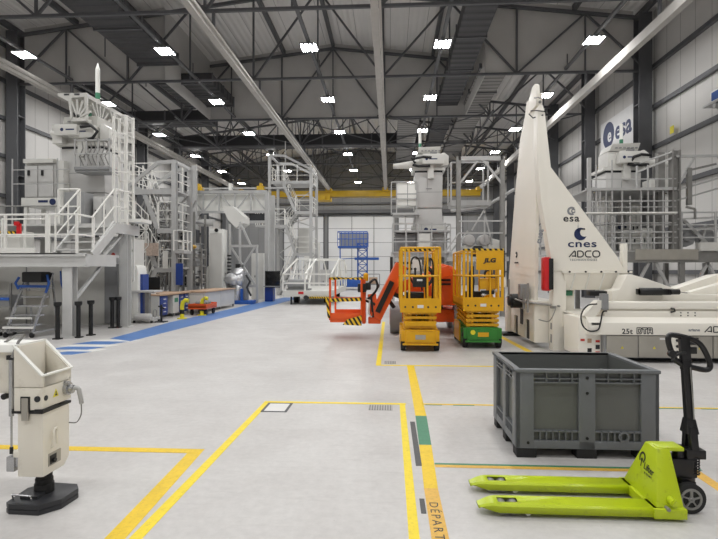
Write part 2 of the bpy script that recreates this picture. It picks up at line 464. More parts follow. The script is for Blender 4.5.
# columns and roof steel: one object each
BAYS = [18.55 + 6.75 * k for k in range(-4, 7)]
for y in BAYS:
    for x, s in ((XL + .55, 1), (XR - .55, -1)):
        zt = roof_z(x) - .25
        b = MB().box(x - .3, x + .3, y - .3, y - .25, 0, zt).box(x - .3, x + .3, y + .25, y + .3, 0, zt).box(x - .04, x + .04, y - .25, y + .25, 0, zt)
        b.box(x - .3, x + .3, y - .26, y + .26, 0, .04)
        for z in (3.2, 6.4, 9.4): b.box(x - .3, x + .3, y - .26, y + .26, z, z + .04)
        b.box(x - .27, x + .27, y - .262, y - .258, .1, zt)
        struct('steel_column', b, M['column'])
ZB = 11.05
NP = 5; DX = (XR - XL) / NP
for y in BAYS:
    b = MB(); tz = lambda x: roof_z(x) - .42
    b.bar((XL + .3, y, ZB), (XR - .3, y, ZB), .11, .11)
    b.bar((XL + .3, y, tz(XL + .3)), (XC, y, tz(XC)), .14, .15); b.bar((XC, y, tz(XC)), (XR - .3, y, tz(XR - .3)), .14, .15)
    for i in range(NP):
        xa, xb = XL + DX * i, XL + DX * (i + 1); xm = (xa + xb) / 2
        xa = max(xa, XL + .3); xb = min(xb, XR - .3)
        b.bar((xa, y, ZB), (xm, y, tz(xm)), .09); b.bar((xb, y, ZB), (xm, y, tz(xm)), .09)
        b.bar((xm, y, ZB), (xm, y, tz(xm)), .07)
        if i: b.bar((xa, y, ZB), (xa, y, tz(xa)), .09)
        for f, g in ((.25, .5), (.75, .5)) if y > 33 else ():
            xq = xa + (xb - xa) * f
            b.bar((xq, y, (ZB + tz(xm)) / 2), (xq, y, tz(xq)), .05)
            b.bar((xq, y, (ZB + tz(xm)) / 2), (xa if f < .5 else xb, y, tz(xa if f < .5 else xb)), .05)
    struct('roof_truss', b, M['steel_dark'])
# purlins along the hall, between truss tops and roof sheet
for k in range(11):
    x = XL + .6 + (XR - XL - 1.2) * k / 10
    struct('roof_purlin', MB().box(x - .09, x + .09, Y0, Y1, roof_z(x) - .32, roof_z(x) - .04), M['steel_dark'])
# longitudinal bracing trusses between the roof trusses
for k in (1, 2, 3, 4):
    x = XL + DX * k; b = MB(); zt = roof_z(x) - .6
    for ya, yb in zip(BAYS, BAYS[1:]):
        if ya < 31: continue
        ym = (ya + yb) / 2
        b.bar((x, ya, ZB), (x, ym, zt), .07); b.bar((x, yb, ZB), (x, ym, zt), .07); b.bar((x, ym, ZB), (x, ym, zt), .05)
    b.box(x - .05, x + .05, 31, Y1, ZB - .05, ZB + .05)
    struct('roof_bracing', b, M['steel_dark'])
# horizontal wind bracing in the plane of the bottom chords
for ya, yb in zip(BAYS, BAYS[1:]):
    if ya < 31: continue
    b = MB()
    for i in range(NP):
        xa, xb = XL + DX * i + .3, XL + DX * (i + 1) - .3
        b.bar((xa, ya, ZB + .1), (xb, yb, ZB + .1), .06); b.bar((xb, ya, ZB + .16), (xa, yb, ZB + .16), .06)
    struct('wind_bracing', b, M['steel_dark'])

# grey smoke curtains hung from the trusses
xa, xb = -11.3, 4.6
YA, YB = BAYS[5] + .15, BAYS[6] + .15
def curtain(x0, x1, y): 
    t = [(x0, roof_z(x0) - .05)] + ([(XC, roof_z(XC) - .05)] if x0 < XC < x1 else []) + [(x1, roof_z(x1) - .05)]
    return MB().prism([(x0, 11.1), (x1, 11.1)] + t[::-1], 'xz', y, y + .04)
struct('smoke_curtain', curtain(xa, xb, YB), M['curtain'])
struct('smoke_curtain', curtain(XL + .9, xa, YA), M['curtain'])
struct('smoke_curtain', curtain(xb, XR - .9, YA), M['curtain'])
for x in (xa, xb):
    struct('smoke_curtain', MB().box(x - .02, x + .02, YA, YB, 11.1, roof_z(x) - .1), M['curtain'])

# ventilation ducts
def duct(label, x0, x1, y0, y1, z0, z1, m=None):
    t = Thing('ventilation_duct', label, 'duct', ((x0 + x1) / 2, y0, z0))
    t.part('duct_body', MB().box(x0, x1, y0, y1, z0, z1), m or M['duct'], bevel=.04)
    nn = max(2, int(max(y1 - y0, x1 - x0) / 3.4))
    for i in range(nn + 1):
        f = i / nn
        if y1 - y0 > x1 - x0:
            y = y0 + .05 + (y1 - y0 - .1) * f; b = MB().box(x0 - .05, x1 + .05, y - .05, y + .05, z0 - .05, z0).box(x0 - .05, x0, y - .05, y + .05, z0, z1).box(x1, x1 + .05, y - .05, y + .05, z0, z1)
        else:
            x = x0 + .05 + (x1 - x0 - .1) * f; b = MB().box(x - .05, x + .05, y0 - .05, y1 + .05, z0 - .05, z0).box(x - .05, x + .05, y0 - .05, y0, z0, z1)
        t.part('duct_flange', b, M['steel_dark'])
    return t
duct('long dark duct running down the left roof half to the grey curtain', -12.4, -10.4, 6, 25.0, 11.75, 12.3)
duct('dark duct box beyond the left end of the grey curtain', -12.6, -9.6, 27.5, 31.5, 11.75, 12.3)
duct('long narrow dark duct right of centre under the roof', 2.9, 4.15, 8, 45, 11.75, 12.3)
duct('pale corrugated air panel strip beside the right hand duct', 4.5, 6.0, 26.2, 52, 11.75, 11.95, M['louvre'])
duct('pale corrugated panel below the curtain left of the right hand duct', .5, 1.9, 33.2, 46, 11.3, 11.5, M['louvre'])
duct('wide dark duct crossing the hall behind the big grey curtain', -16.5, 2.4, 39.6, 40.6, 11.2, 12.1)
duct('dark duct crossing the left roof half above the lattice bridge', -17.8, -11.6, 33.2, 34.4, 11.3, 12.1)

# lighting tracks and the floodlights under them
LX = (-16.1, -9.74, -3.44, 2.2, 8.4)
LN = ('leftmost', 'second from left', 'middle', 'second from right', 'rightmost')
for x, nm in zip(LX, LN):
    t = Thing('lighting_track', '%s of the five long grey lighting tracks under the roof' % nm, 'lighting track', (x, 0, 11.24), 'lighting tracks along the hall')
    t.part('track_channel', MB().box(x - .07, x + .07, Y0 + .2, Y1 - .4, 11.24, 11.34), M['tray'])
    for y in BAYS[3:]:
        t.part('hanger', MB().box(x - .02, x + .02, y - .1, y - .06, 11.38, 11.9), M['steel_dark'])
ORD = ('nearest', 'second nearest', 'third nearest', 'third farthest', 'second farthest', 'farthest')
def floodlight(x, y, label):
    t = Thing('ceiling_floodlight', label, 'ceiling light', (x, y, 11.1), 'ceiling floodlights')
    h = MB().box(x - .36, x + .36, y - .38, y + .38, 11.12, 11.19).box(x - .2, x + .2, y - .25, y + .25, 11.19, 11.24)
    t.part('lamp_housing', h, M['housing'])
    for k in range(4):
        xx = x - .27 + k * .18
        t.part('light_strip', MB().add([(xx - .035, y - .36, 11.11), (xx - .035, y + .36, 11.11), (xx + .035, y + .36, 11.11), (xx + .035, y - .36, 11.11)], [(0, 1, 2, 3)]), M['lamp'])
    return t.o
proto_light = None
for x, nm in zip(LX, LN):
    for k in range(-4, 6):
        y = 22.0 + 6.75 * k
        if k >= 0: lb = 'four strip ceiling floodlight, %s in view on the %s track' % (ORD[k], nm)
        else: lb = 'four strip ceiling floodlight on the %s track, overhead before the view' % nm
        if proto_light is None: proto_light = floodlight(x, y, lb); P0 = Vector((x, y, 0))
        else: dup(proto_light, (x - P0.x, y - P0.y, 0), lb)

# pale overhead crane runway rails
for x, nm in ((-16.0, 'leftmost pale overhead crane rail, by the left wall'), (-6.4, 'pale overhead crane rail left of centre, running over the blue lane'),
              (-.5, 'pale overhead crane rail running down the middle of the hall'), (9.3, 'rightmost pale overhead crane rail, by the right wall')):
    t = Thing('crane_rail', nm, 'crane rail', (x, 0, 9.8), 'overhead crane rails')
    w = .12
    t.part('rail_beam', MB().box(x - w, x + w, Y0 + .3, 54.0, 10.0, 10.36), M['rail'])
    t.part('conductor_bar', MB().box(x + w + .02, x + w + .1, Y0 + .3, 54, 10.12, 10.2), M['rail'])
    for y in BAYS[3:10]:
        t.part('rail_hanger', MB().box(x - .05, x + .05, y - .05, y + .05, 10.36, 11.0), M['steel_dark'])

# yellow crane girder at the far end
t = Thing('bridge_crane', 'yellow overhead crane girder across the far end of the hall', 'crane', (-3, 54, 9.2))
t.part('girder', MB().box(-15.9, 9.3, 54.1, 54.7, 9.3, 10.0), M['yellow_crane'], bevel=.02)
t.part('walkway_rail', MB().box(-15.9, 9.3, 53.9, 53.96, 9.25, 9.32), M['steel_dark'])
for x in (-15.9, -6.4, -.5, 9.2): t.part('end_carriage', MB().box(x - .3, x + .3, 53.8, 55.0, 9.85, 10.25), M['yellow_crane'])
t.part('hoist', MB().box(-7.6, -6.2, 53.6, 55.2, 8.95, 9.5).cyl((-6.9, 53.6, 9.2), (-6.9, 53.3, 9.2), .25), M['yellow_crane'])
# slim light crane on the left with yellow trolleys
t = Thing('light_crane', 'slim pale crane beam with yellow trolleys above the lattice bridge', 'crane', (-10, 33.5, 6.9))
zr = 1.6 + 84 / 520 * 33.5
t.part('crane_beam', MB().bar((-16.2, 33.5, zr), (-6.7, 33.5, zr), .07, .1), M['galv_l'])
for x in (-12.5, -8.4): t.part('trolley', MB().box(x - .22, x + .22, 33.2, 33.8, zr - .16, zr + .1).box(x - .07, x + .07, 33.3, 33.7, zr + .1, zr + .3), M['yellow_crane'])
t.part('end_bracket', MB().box(-10.5, -10.32, 33.3, 33.7, zr - .25, zr + .3), M['curb'])
for x in (-16.0, -6.8): t.part('hanger_rod', MB().bar((x, 33.5, zr), (x, 33.5, 10.05), .05), M['galv_l'])

# round convex dome cameras under the ducts
for (px, py, y), nm in zip(((105, 18, 24), (146, 54, 28), (475, 22, 24), (462, 58, 28)), ('nearest the top left duct', 'by the far end of the left duct', 'nearest on the right duct', 'second nearest on the right duct')):
    p = at(px, py, y)
    t = Thing('ceiling_unit', 'small round black and white ceiling unit, %s' % nm, 'ceiling unit', p, 'round ceiling units')
    t.part('dome', MB().sphere(p, .2, 14, 8), M['black'], bevel=0)
    t.part('rim', MB().ring(p + Vector((0, -.14, 0)), .1, .2, 'xz', .05), M['curb'])
    t.part('stem', MB().cyl(p, (p.x, p.y, 11.8), .03, 8), M['steel_dark'])

# ------------------------------------------------------------------ markings set into the floor
def mark(name, x0, x1, y0, y1, m, z=.002, label=None):
    return struct(name, MB().box(x0, x1, y0, y1, .0, z), m, floor, label)
def quad(name, pts, m, z=.002, label=None):
    return struct(name, MB().prism(pts, 'xy', 0, z), m, floor, label)
quad('floor_line', [(-1.585, 0), (-1.495, 0), (-1.46, 6.3), (-1.53, 6.3)], M['tape'], .002, 'bright yellow line')
mark('floor_line', -1.53, .19, 6.24, 6.31, M['tape'], .003, 'bright yellow line')
quad('floor_line', [(.11, 0), (.175, 0), (.18, 6.27), (.115, 6.27)], M['tape'], .002, 'bright yellow line')
quad('floor_line', [(-1.63, 1.5), (-1.5, 1.5), (-1.66, 4.56), (-1.78, 4.56)], M['tape_old'], .0015, 'worn amber line')
mark('floor_line', -7, -1.66, 4.47, 4.575, M['tape_old'], .0025, 'worn amber line')
quad('floor_line', [(.25, 3.85), (.352, 3.85), (.38, 4.81), (.268, 4.81)], M['tape_old'], .002, 'worn amber line')
quad('floor_line', [(.24, .5), (.355, .5), (.352, 3.85), (.25, 3.85)], M['tape_or'], .002, 'orange lettered line')
quad('floor_line', [(.268, 4.81), (.38, 4.81), (.402, 5.77), (.28, 5.77)], M['green'], .002, 'green line segment')
quad('floor_line', [(.28, 5.77), (.402, 5.77), (.405, 8.86), (.285, 8.86)], M['tape_old'], .002, 'worn amber line')
mark('floor_line', .38, 11.5, 6.26, 6.31, M['tape_old'], .002, 'thin amber line')
for x0, x1 in ((.42, .62), (.75, 1.0), (2.6, 3.4), (3.6, 4.4)): mark('floor_line', x0, x1, 6.24, 6.265, M['green'], .0025, 'green edge')
mark('floor_line', .37, 2.5, 4.325, 4.36, M['green'], .0025, 'thin green line')
mark('floor_line', .37, 2.46, 4.27, 4.325, M['tape_or'], .002, 'thin amber line')
quad('floor_line', [(2.38, 1.5), (2.47, 1.5), (2.47, 4.3), (2.38, 4.3)], M['tape_or'], .0015, 'orange line')
mark('floor_line', -.24, -.155, 8.82, 16.4, M['tape'], .002, 'bright yellow line')
mark('floor_line', -.24, 2.9, 8.80, 8.87, M['tape'], .003, 'bright yellow line')
quad('floor_line', [(2.72, 9.5), (2.85, 9.5), (2.72, 14.2), (2.59, 14.2)], M['tape_old'], .002, 'worn amber line')
mark('floor_plate', .212, .262, 4.29, 5.54, M['plate'], .003)
mark('floor_plate', .205, .24, 3.45, 3.67, M['plate'], .003)
hx = struct('floor_hatch', MB().box(-1.44, -1.2, 5.86, 6.2, 0, .003), M['white_floor'], floor)
struct('hatch_frame', MB().box(-1.47, -1.44, 5.83, 6.23, 0, .004).box(-1.2, -1.17, 5.83, 6.23, 0, .004).box(-1.44, -1.2, 5.83, 5.86, 0, .004).box(-1.44, -1.2, 6.2, 6.23, 0, .004), M['plate'], hx)
mark('floor_grate', -.25, .03, 5.98, 6.2, M['grate'], .003)
mark('floor_grate', -.1, .1, 8.97, 9.24, M['grate'], .003)
txt = MB().text('DÉPART', .115, lambda x, y, z: (.27 + y * .75, 3.62 - x, .0026 + z * .1), .0, .002, 1.0, space=1.32)
struct('floor_lettering', txt, M['ink'], floor, 'dark letters on the orange line')
# blue walkway with a zebra end
quad('blue_walkway', [(-5.9, 11.5), (-5.42, 26.3), (-5.3, 31), (-6.4, 31), (-6.6, 26), (-6.85, 16), (-6.62, 11.95)], M['blue_floor'], .002)
for y0, y1, x0, x1 in ((10.98, 11.45, -6.95, -5.98), (10.22, 10.62, -7.0, -6.02), (9.6, 9.98, -6.6, -5.95)):
    quad('blue_walkway', [(x0, y0), (x1 - .12, y0), (x1 + .05, y1), (x0 + .2, y1)], M['blue_floor'], .002)
    quad('white_walkway_stripe', [(x0, y1), (x1 + .05, y1), (x1 + .2, y1 + .32), (x0 + .2, y1 + .32)], M['white_floor'], .0018)

# ------------------------------------------------------------------ signs on the right wall
WX = XR - .17
def onwall(y0, z0): return lambda x, y, z: (WX - .07 - z, y0 - x, z0 + y)
ya, yb = 31.0, 26.0
t = Thing('wall_sign', 'white wall banner with a dark round emblem and the letters esa', 'sign', (WX, 28, 8.2))
t.part('board', MB().box(WX - .06, WX, yb, ya, 7.75, 10.05), M['board'])
yc, zc, R = 29.9, 9.2, .72
t.part('emblem', MB().prism([(yc + R * math.cos(a * PI / 20), zc + R * math.sin(a * PI / 20)) for a in range(40)], 'yz', WX - .075, WX - .06), M['navy'])
t.part('emblem_letter', MB().text('e', 1.05, lambda x, y, z: (WX - .08 - z, yc + .1 - x, zc - .38 + y), .025, .01), M['board'])
t.part('emblem_letter', MB().text('esa', 1.4, lambda x, y, z: (WX - .07 - z, yc - .85 - x, 8.72 + y), .03, .01, 1.08), M['navy'])
p0 = [(20.9, 7.15)]
solo('wall_sign', 'small yellow square sign on the right wall', 'sign', MB().box(WX - .02, WX, 23.3, 23.6, 7.6, 7.92), M['yellow_sign'])
t = Thing('wall_unit', 'blue and white box on a bracket high on the right wall', 'wall unit', (WX, 19.7, 7.2))
t.part('unit_box', MB().box(WX - .5, WX, 19.2, 19.9, 7.75, 8.2), M['curb'], bevel=.03)
t.part('blue_panel', MB().box(WX - .52, WX - .5, 19.25, 19.8, 7.82, 8.12), M['blue'])
t.part('blue_face', MB().box(WX - .42, WX - .06, 19.18, 19.2, 7.82, 8.12), M['blue'])
t.part('bracket', MB().box(WX - .6, WX, 19.15, 20.2, 7.68, 7.75).bar((WX - .55, 19.7, 7.68), (WX, 19.7, 7.3), .06).cyl((WX - .6, 19.5, 7.58), (WX - .1, 19.5, 7.58), .09), M['galv_l'])
# ------------------------------------------------------------------ grey pallet box
def pallet_box():
    cx, cy = 1.674, 5.02
    t = Thing('pallet_box', 'large empty grey plastic pallet box standing on the floor behind the lime pallet truck', 'crate', (cx, cy, 0))
    W, D, H, Z0 = .595, .49, .76, .1
    A = math.radians(.1); ca, sa = math.cos(A), math.sin(A)
    X0, X1, YA_, YB_ = cx - W, cx + W, cy - D, cy + D
    tp = .012
    # inner shell: four thin walls and a floor
    b = MB(); i = .035
    b.box(X0 + i, X1 - i, YA_ + i, YA_ + i + .012, Z0 + .03, H - .02).box(X0 + i, X1 - i, YB_ - i - .012, YB_ - i, Z0 + .03, H - .02)
    b.box(X0 + i, X0 + i + .012, YA_ + i + .012, YB_ - i - .012, Z0 + .03, H - .02).box(X1 - i - .012, X1 - i, YA_ + i + .012, YB_ - i - .012, Z0 + .03, H - .02)
    b.box(X0 + i, X1 - i, YA_ + i, YB_ - i, Z0, Z0 + .03)
    t.part('inner_shell', b, M['crate_in'])
    # corner posts, centre posts, bands and ribs
    f = MB()
    cw = .15
    for x0, x1 in ((X0, X0 + cw), (X1 - cw, X1)):
        for ya, yb in ((YA_, YA_ + i + .004), (YB_ - i - .004, YB_)): f.box(x0, x1, ya, yb, Z0 - .02, H - .02)
    for ya, yb in ((YA_, YA_ + cw), (YB_ - cw, YB_)):
        for x0, x1 in ((X0, X0 + i + .004), (X1 - i - .004, X1)): f.box(x0, x1, ya, yb, Z0 - .02, H - .02)
    t.pieces('corner_post', f, M['crate'], bevel=.008)
    f = MB()
    for ya, yb in ((YA_ + .003, YA_ + i + .004), (YB_ - i - .004, YB_ - .003)):
        f.box(cx - .07, cx + .07, ya, yb, Z0 - .02, H - .02)
        f.box(X0 + .1, X1 - .1, ya, yb, Z0 - .02, Z0 + .05)
    for x0, x1 in ((X0 + .003, X0 + i + .004), (X1 - i - .004, X1 - .003)):
        f.box(x0, x1, cy - .06, cy + .06, Z0 - .02, H - .02)
        f.box(x0, x1, YA_ + .1, YB_ - .1, Z0 - .02, Z0 + .05)
    t.pieces('frame_band', f, M['crate'], bevel=.006)
    # slotted upper and lower bands: thin rails with upright ribs
    r = MB()
    zs = (Z0 + .05, Z0 + .135, H - .12, H - .03)
    def ribs(a0, a1, put, n):
        put(a0, a1, zs[1] - .012, zs[1]); put(a0, a1, zs[2], zs[2] + .012); put(a0, a1, zs[3] - .055, zs[3] - .045); put(a0, a1, zs[3], H - .015)
        for k in range(1, n):
            a = a0 + (a1 - a0) * k / n; put(a - .005, a + .005, zs[0], zs[1])
            if k % 2 == 0: put(a - .005, a + .005, zs[2], zs[3])
    for a0, a1 in ((X0 + cw, cx - .07), (cx + .07, X1 - cw)):
        for y0, y1 in ((YA_ + .004, YA_ + i + .004), (YB_ - i - .004, YB_ - .004)):
            for top in (0, 1):
                r = MB(); ribs(a0, a1, lambda p, q, z, w: r.box(p, q, y0, y1, z, w) if (z > .4) == top else None, 7); t.part('slotted_band', r, M['crate'])
    for a0, a1 in ((YA_ + cw, cy - .06), (cy + .06, YB_ - cw)):
        for x0, x1 in ((X0 + .004, X0 + i + .004), (X1 - i - .004, X1 - .004)):
            for top in (0, 1):
                r = MB(); ribs(a0, a1, lambda p, q, z, w: r.box(x0, x1, p, q, z, w) if (z > .4) == top else None, 5); t.part('slotted_band', r, M['crate'])
    e = MB(); k = .075
    e.box(X0 - .01, X1 + .01, YA_ - .01, YA_ + k - .03, H - .03, H).box(X0 - .01, X1 + .01, YB_ - k + .03, YB_ + .01, H - .03, H)
    e.box(X0 - .01, X0 + k - .03, YA_ + k - .03, YB_ - k + .03, H - .03, H).box(X1 - k + .03, X1 + .01, YA_ + k - .03, YB_ - k + .03, H - .03, H)
    t.part('rim', e, M['crate'], bevel=.008)
    for x in (X0 + .09, cx, X1 - .09):
        for y in (YA_ + .075, cy, YB_ - .075):
            t.part('foot', MB().box(x - .085, x + .085, y - .07, y + .07, 0, Z0), M['rubber'], bevel=.01)
    h = MB()
    for x, z in ((cx, H - .07), (cx, H - .2), (cx, Z0 + .075), (X0 + .1, Z0 + .03), (X1 - .1, Z0 + .03)): h.cyl((x, YA_ + .004, z), (x, YA_ - .002, z), .013, 12)
    t.pieces('plug_hole', h, M['black'])
    t.part('round_stamp', MB().ring((X1 - .29, YA_ + .01, Z0 + .09), .03, .045, 'xz', .02), M['crate'])
    t.o.rotation_euler = (0, 0, A)
pallet_box()

# ------------------------------------------------------------------ lime pallet truck
def pallet_truck():
    t = Thing('pallet_truck', 'lime green hand pallet truck with black tiller in front of the grey box', 'pallet truck', (1.3, 3.68, 0))
    for s, nm in ((-1, 'near'), (1, 'far')):
        yc = 3.675 + s * .175; w = .08
        ys = (yc - w, yc + w)
        b = MB()
        # fork channel: top skin with the roller opening, two side skirts, tapered tip
        zt, zb = .085, .03
        xo0, xo1 = .71, .84
        top = [(.58, .0), (.60, .035), (.66, .066), (1.72, w), ]
        prof = lambda x: .045 + (w - .045) * min(1, max(0, (x - .58) / .14))
        xs = [.58, .60, .63, .67, xo0, xo1, 1.2, 1.76]
        vs = []; fs = []
        for x in xs:
            p = prof(x); z = zt - .028 * max(0, (.66 - x) / .08)
            lo = zb + .025 * max(0, (.70 - x) / .12)
            vs += [(x, yc - p, lo), (x, yc - p, z - .012), (x, yc - p + .012, z), (x, yc - .035, z), (x, yc + .035, z), (x, yc + p - .012, z), (x, yc + p, z - .012), (x, yc + p, lo)]
        for k in range(len(xs) - 1):
            a = k * 8; c = a + 8
            for j in range(7):
                if j == 3 and xs[k] == xo0: continue
                fs.append((a + j, a + j + 1, c + j + 1, c + j))
        fs.append((0, 1, 2, 3, 4, 5, 6, 7))
        b.add(vs, fs)
        b.box(xo1, 1.7, yc - .07, yc + .07, .05, .055)
        fk = t.part('fork', b, M['lime'])
        sol = fk.modifiers.new('thickness', 'SOLIDIFY'); sol.thickness = .004; sol.offset = -1
        for x in (.735, .815):
            t.part('load_roller', MB().cyl((x, yc - .045, .04), (x, yc + .045, .04), .038, 20), M['galv'], fk)
        t.part('roller_frame', MB().box(.70, .85, yc - .058, yc - .048, .02, .06).box(.70, .85, yc + .048, yc + .058, .02, .06).cyl((.9, yc - .06, .035), (.9, yc + .06, .035), .012, 10), M['chrome'], fk)
        t.part('exit_roller', MB().cyl((.9, yc - .05, .022), (.9, yc + .05, .022), .02, 12), M['curb'], fk)
    # heel housing
    b = MB()
    B = [(1.70, 3.43, .07), (1.885, 3.42, .02), (1.885, 3.93, .02), (1.70, 3.92, .07)]
    T = [(1.775, 3.585, .415), (1.872, 3.60, .41), (1.872, 3.74, .41), (1.775, 3.74, .415)]
    hs = t.part('heel_housing', b.hexa(B, T), M['lime'], bevel=.012)
    t.part('top_plate', MB().box(1.79, 1.965, 3.60, 3.735, .392, .418), M['lime'], hs, bevel=.006)
    t.part('base_skirt', MB().box(1.68, 1.885, 3.415, 3.935, .02, .085), M['lime'], hs, bevel=.006)
    t.part('pivot_boss', MB().cyl((1.80, 3.47, .125), (1.80, 3.405, .125), .024, 18).cyl((1.80, 3.405, .125), (1.80, 3.397, .125), .016, 14), M['lime'], hs)
    t.part('grease_nipple', MB().cyl((1.765, 3.45, .085), (1.765, 3.405, .085), .012, 8), M['galv'], hs)
    # printed mark and word on the slanted left face
    P0, P1, P2, P3 = [Vector(p) for p in (B[0], B[3], T[3], T[0])]
    nrm = (P1 - P0).cross(P3 - P0).normalized()
    if nrm.x > 0: nrm = -nrm
    F0, F1, F2, F3 = [Vector(p) for p in (B[0], B[1], T[1], T[0])]
    nf = (F1 - F0).cross(F3 - F0).normalized()
    if nf.y > 0: nf = -nf
    ux = (F1 - F0).normalized(); uz = nf.cross(ux).normalized()
    if uz.z < 0: uz = -uz
    # the mark sits on the face turned to the forks and the viewer
    ey = (P0 - P1).normalized(); ez = (nrm.cross(ey)).normalized()
    if ez.z < 0: ez = -ez
    C = P0.lerp(P3, .60) + (P1 - P0) * .30 + nrm * .002
    lf = lambda x, y, z: C + ey * x + ez * y + nrm * (z + .001)
    lg = MB()
    n_ = 30
    def arc(c, r0, r1, a0, a1):
        vs = []; fs = []
        for k in range(n_ + 1):
            a = a0 + (a1 - a0) * k / n_
            vs += [lf(c[0] + r0 * math.cos(a), c[1] + r0 * math.sin(a), 0), lf(c[0] + r1 * math.cos(a), c[1] + r1 * math.sin(a), 0)]
        for k in range(n_): fs.append((2 * k, 2 * k + 1, 2 * k + 3, 2 * k + 2))
        lg.add(vs, fs)
    arc((-.05, .03), .026, .04, -.9, 4.05)
    arc((-.05, .015), .0, .013, 0, 2 * PI)
    lg.add([lf(-.055, -.03, 0), lf(-.045, -.03, 0), lf(-.045, .01, 0), lf(-.055, .01, 0)], [(0, 1, 2, 3)])
    lg.text('Lifter', .062, lambda x, y, z: lf(x - .01, y - .03 - x * .05, z * .2), .001, .001, 1.0)
    lg.text('BY PRAMAC', .02, lambda x, y, z: lf(x + .01, y - .06, z * .2), .0004, .001, 1.0)
    t.part('printed_mark', lg, M['ink'], hs, 'dark printed round mark and word')
    # pump, steering wheels, tiller
    t.part('pump_body', MB().cyl((1.97, 3.67, .19), (1.97, 3.67, .40), .045, 18).box(1.88, 2.05, 3.6, 3.74, .215, .34).cyl((2.02, 3.62, .25), (2.02, 3.62, .36), .02, 12), M['blackgloss'], bevel=.006)
    t.part('turntable', MB().cyl((1.99, 3.67, .185), (1.99, 3.67, .215), .075, 24).box(1.94, 2.04, 3.6, 3.74, .09, .19), M['blackgloss'])
    t.part('spring', MB().tube([(2.045 + .026 * math.cos(k * .8), 3.62 + .026 * math.sin(k * .8), .23 + k * .0022) for k in range(60)], .005, 6), M['blackgloss'])
    for y in (3.565, 3.745):
        w = t.part('steer_wheel', MB().cyl((1.975, y - .025, .1), (1.975, y + .025, .1), .1, 36), M['rubber'], bevel=.008)
        h = MB().ring((1.975, y - .027, .1), .055, .07, 'xz', .008).cyl((1.975, y - .034, .1), (1.975, y, .1), .02, 16)
        for k in range(5):
            a = k * 2 * PI / 5 + .3; h.bar((1.975, y - .028, .1), (1.975 + .06 * math.cos(a), y - .028, .1 + .06 * math.sin(a)), .018, .008)
        t.part('wheel_hub', h, M['galv'], w)
    t.part('axle', MB().cyl((1.975, 3.53, .1), (1.975, 3.78, .1), .014, 10), M['chrome'])
    n0 = len(t.o.children_recursive); old = set(t.o.children_recursive)
    t.part('tiller_fork', MB().box(1.925, 2.05, 3.6, 3.74, .34, .40).bar((1.985, 3.62, .36), (1.98, 3.64, .55), .05, .04).bar((1.985, 3.72, .36), (1.98, 3.69, .55), .05, .04).hexa([(1.94, 3.62, .5), (2.02, 3.62, .5), (2.02, 3.72, .5), (1.94, 3.72, .5)], [(1.95, 3.635, .6), (2.005, 3.635, .6), (2.005, 3.70, .6), (1.95, 3.70, .6)]), M['blackgloss'], bevel=.006)
    t.part('tiller', MB().bar((1.98, 3.667, .55), (1.955, 3.66, 1.0), .052, .052, up=(0, 1, 0)), M['blackgloss'], bevel=.008)
    L = [(1.955, .955), (1.90, .985), (1.87, 1.03), (1.845, 1.11), (1.845, 1.15), (1.865, 1.165), (1.93, 1.155), (2.0, 1.135), (2.05, 1.105), (2.09, 1.04), (2.115, .965), (2.105, .935), (2.07, .93), (2.0, .945)]
    P = []
    m_ = len(L)
    for k in range(m_):
        a, b2, c, d = [Vector((L[(k + j) % m_][0], 0, L[(k + j) % m_][1])) for j in (-1, 0, 1, 2)]
        for u in (0, .33, .66):
            P.append(.5 * ((2 * b2) + (c - a) * u + (2 * a - 5 * b2 + 4 * c - d) * u * u + (3 * b2 - a - 3 * c + d) * u ** 3) + Vector((0, 3.66, 0)))
    hd = t.part('handle_loop', MB().tube(P, .0185, 12, True), M['blackgloss'])
    t.part('handle_head', MB().bar((1.957, 3.66, .93), (1.945, 3.66, 1.155), .06, .045, up=(0, 1, 0)), M['blackgloss'], hd, bevel=.006)
    t.part('control_lever', MB().tube([(1.945, 3.64, 1.05), (1.905, 3.63, 1.045), (1.865, 3.635, 1.02), (1.855, 3.635, .99)], .009, 8), M['black'], hd)
    t.pieces('lever_clip', MB().cyl((1.858, 3.63, 1.04), (1.858, 3.66, 1.04), .025, 12).box(1.98, 2.02, 3.64, 3.66, 1.04, 1.085), M['black'], hd)
    t.part('release_rod', MB().cyl((1.99, 3.63, .6), (1.97, 3.63, .95), .004, 6), M['galv'])
    for o in set(t.o.children_recursive) - old:
        for v in o.data.vertices: v.co.x += .062 - .012 * v.co.z
pallet_truck()

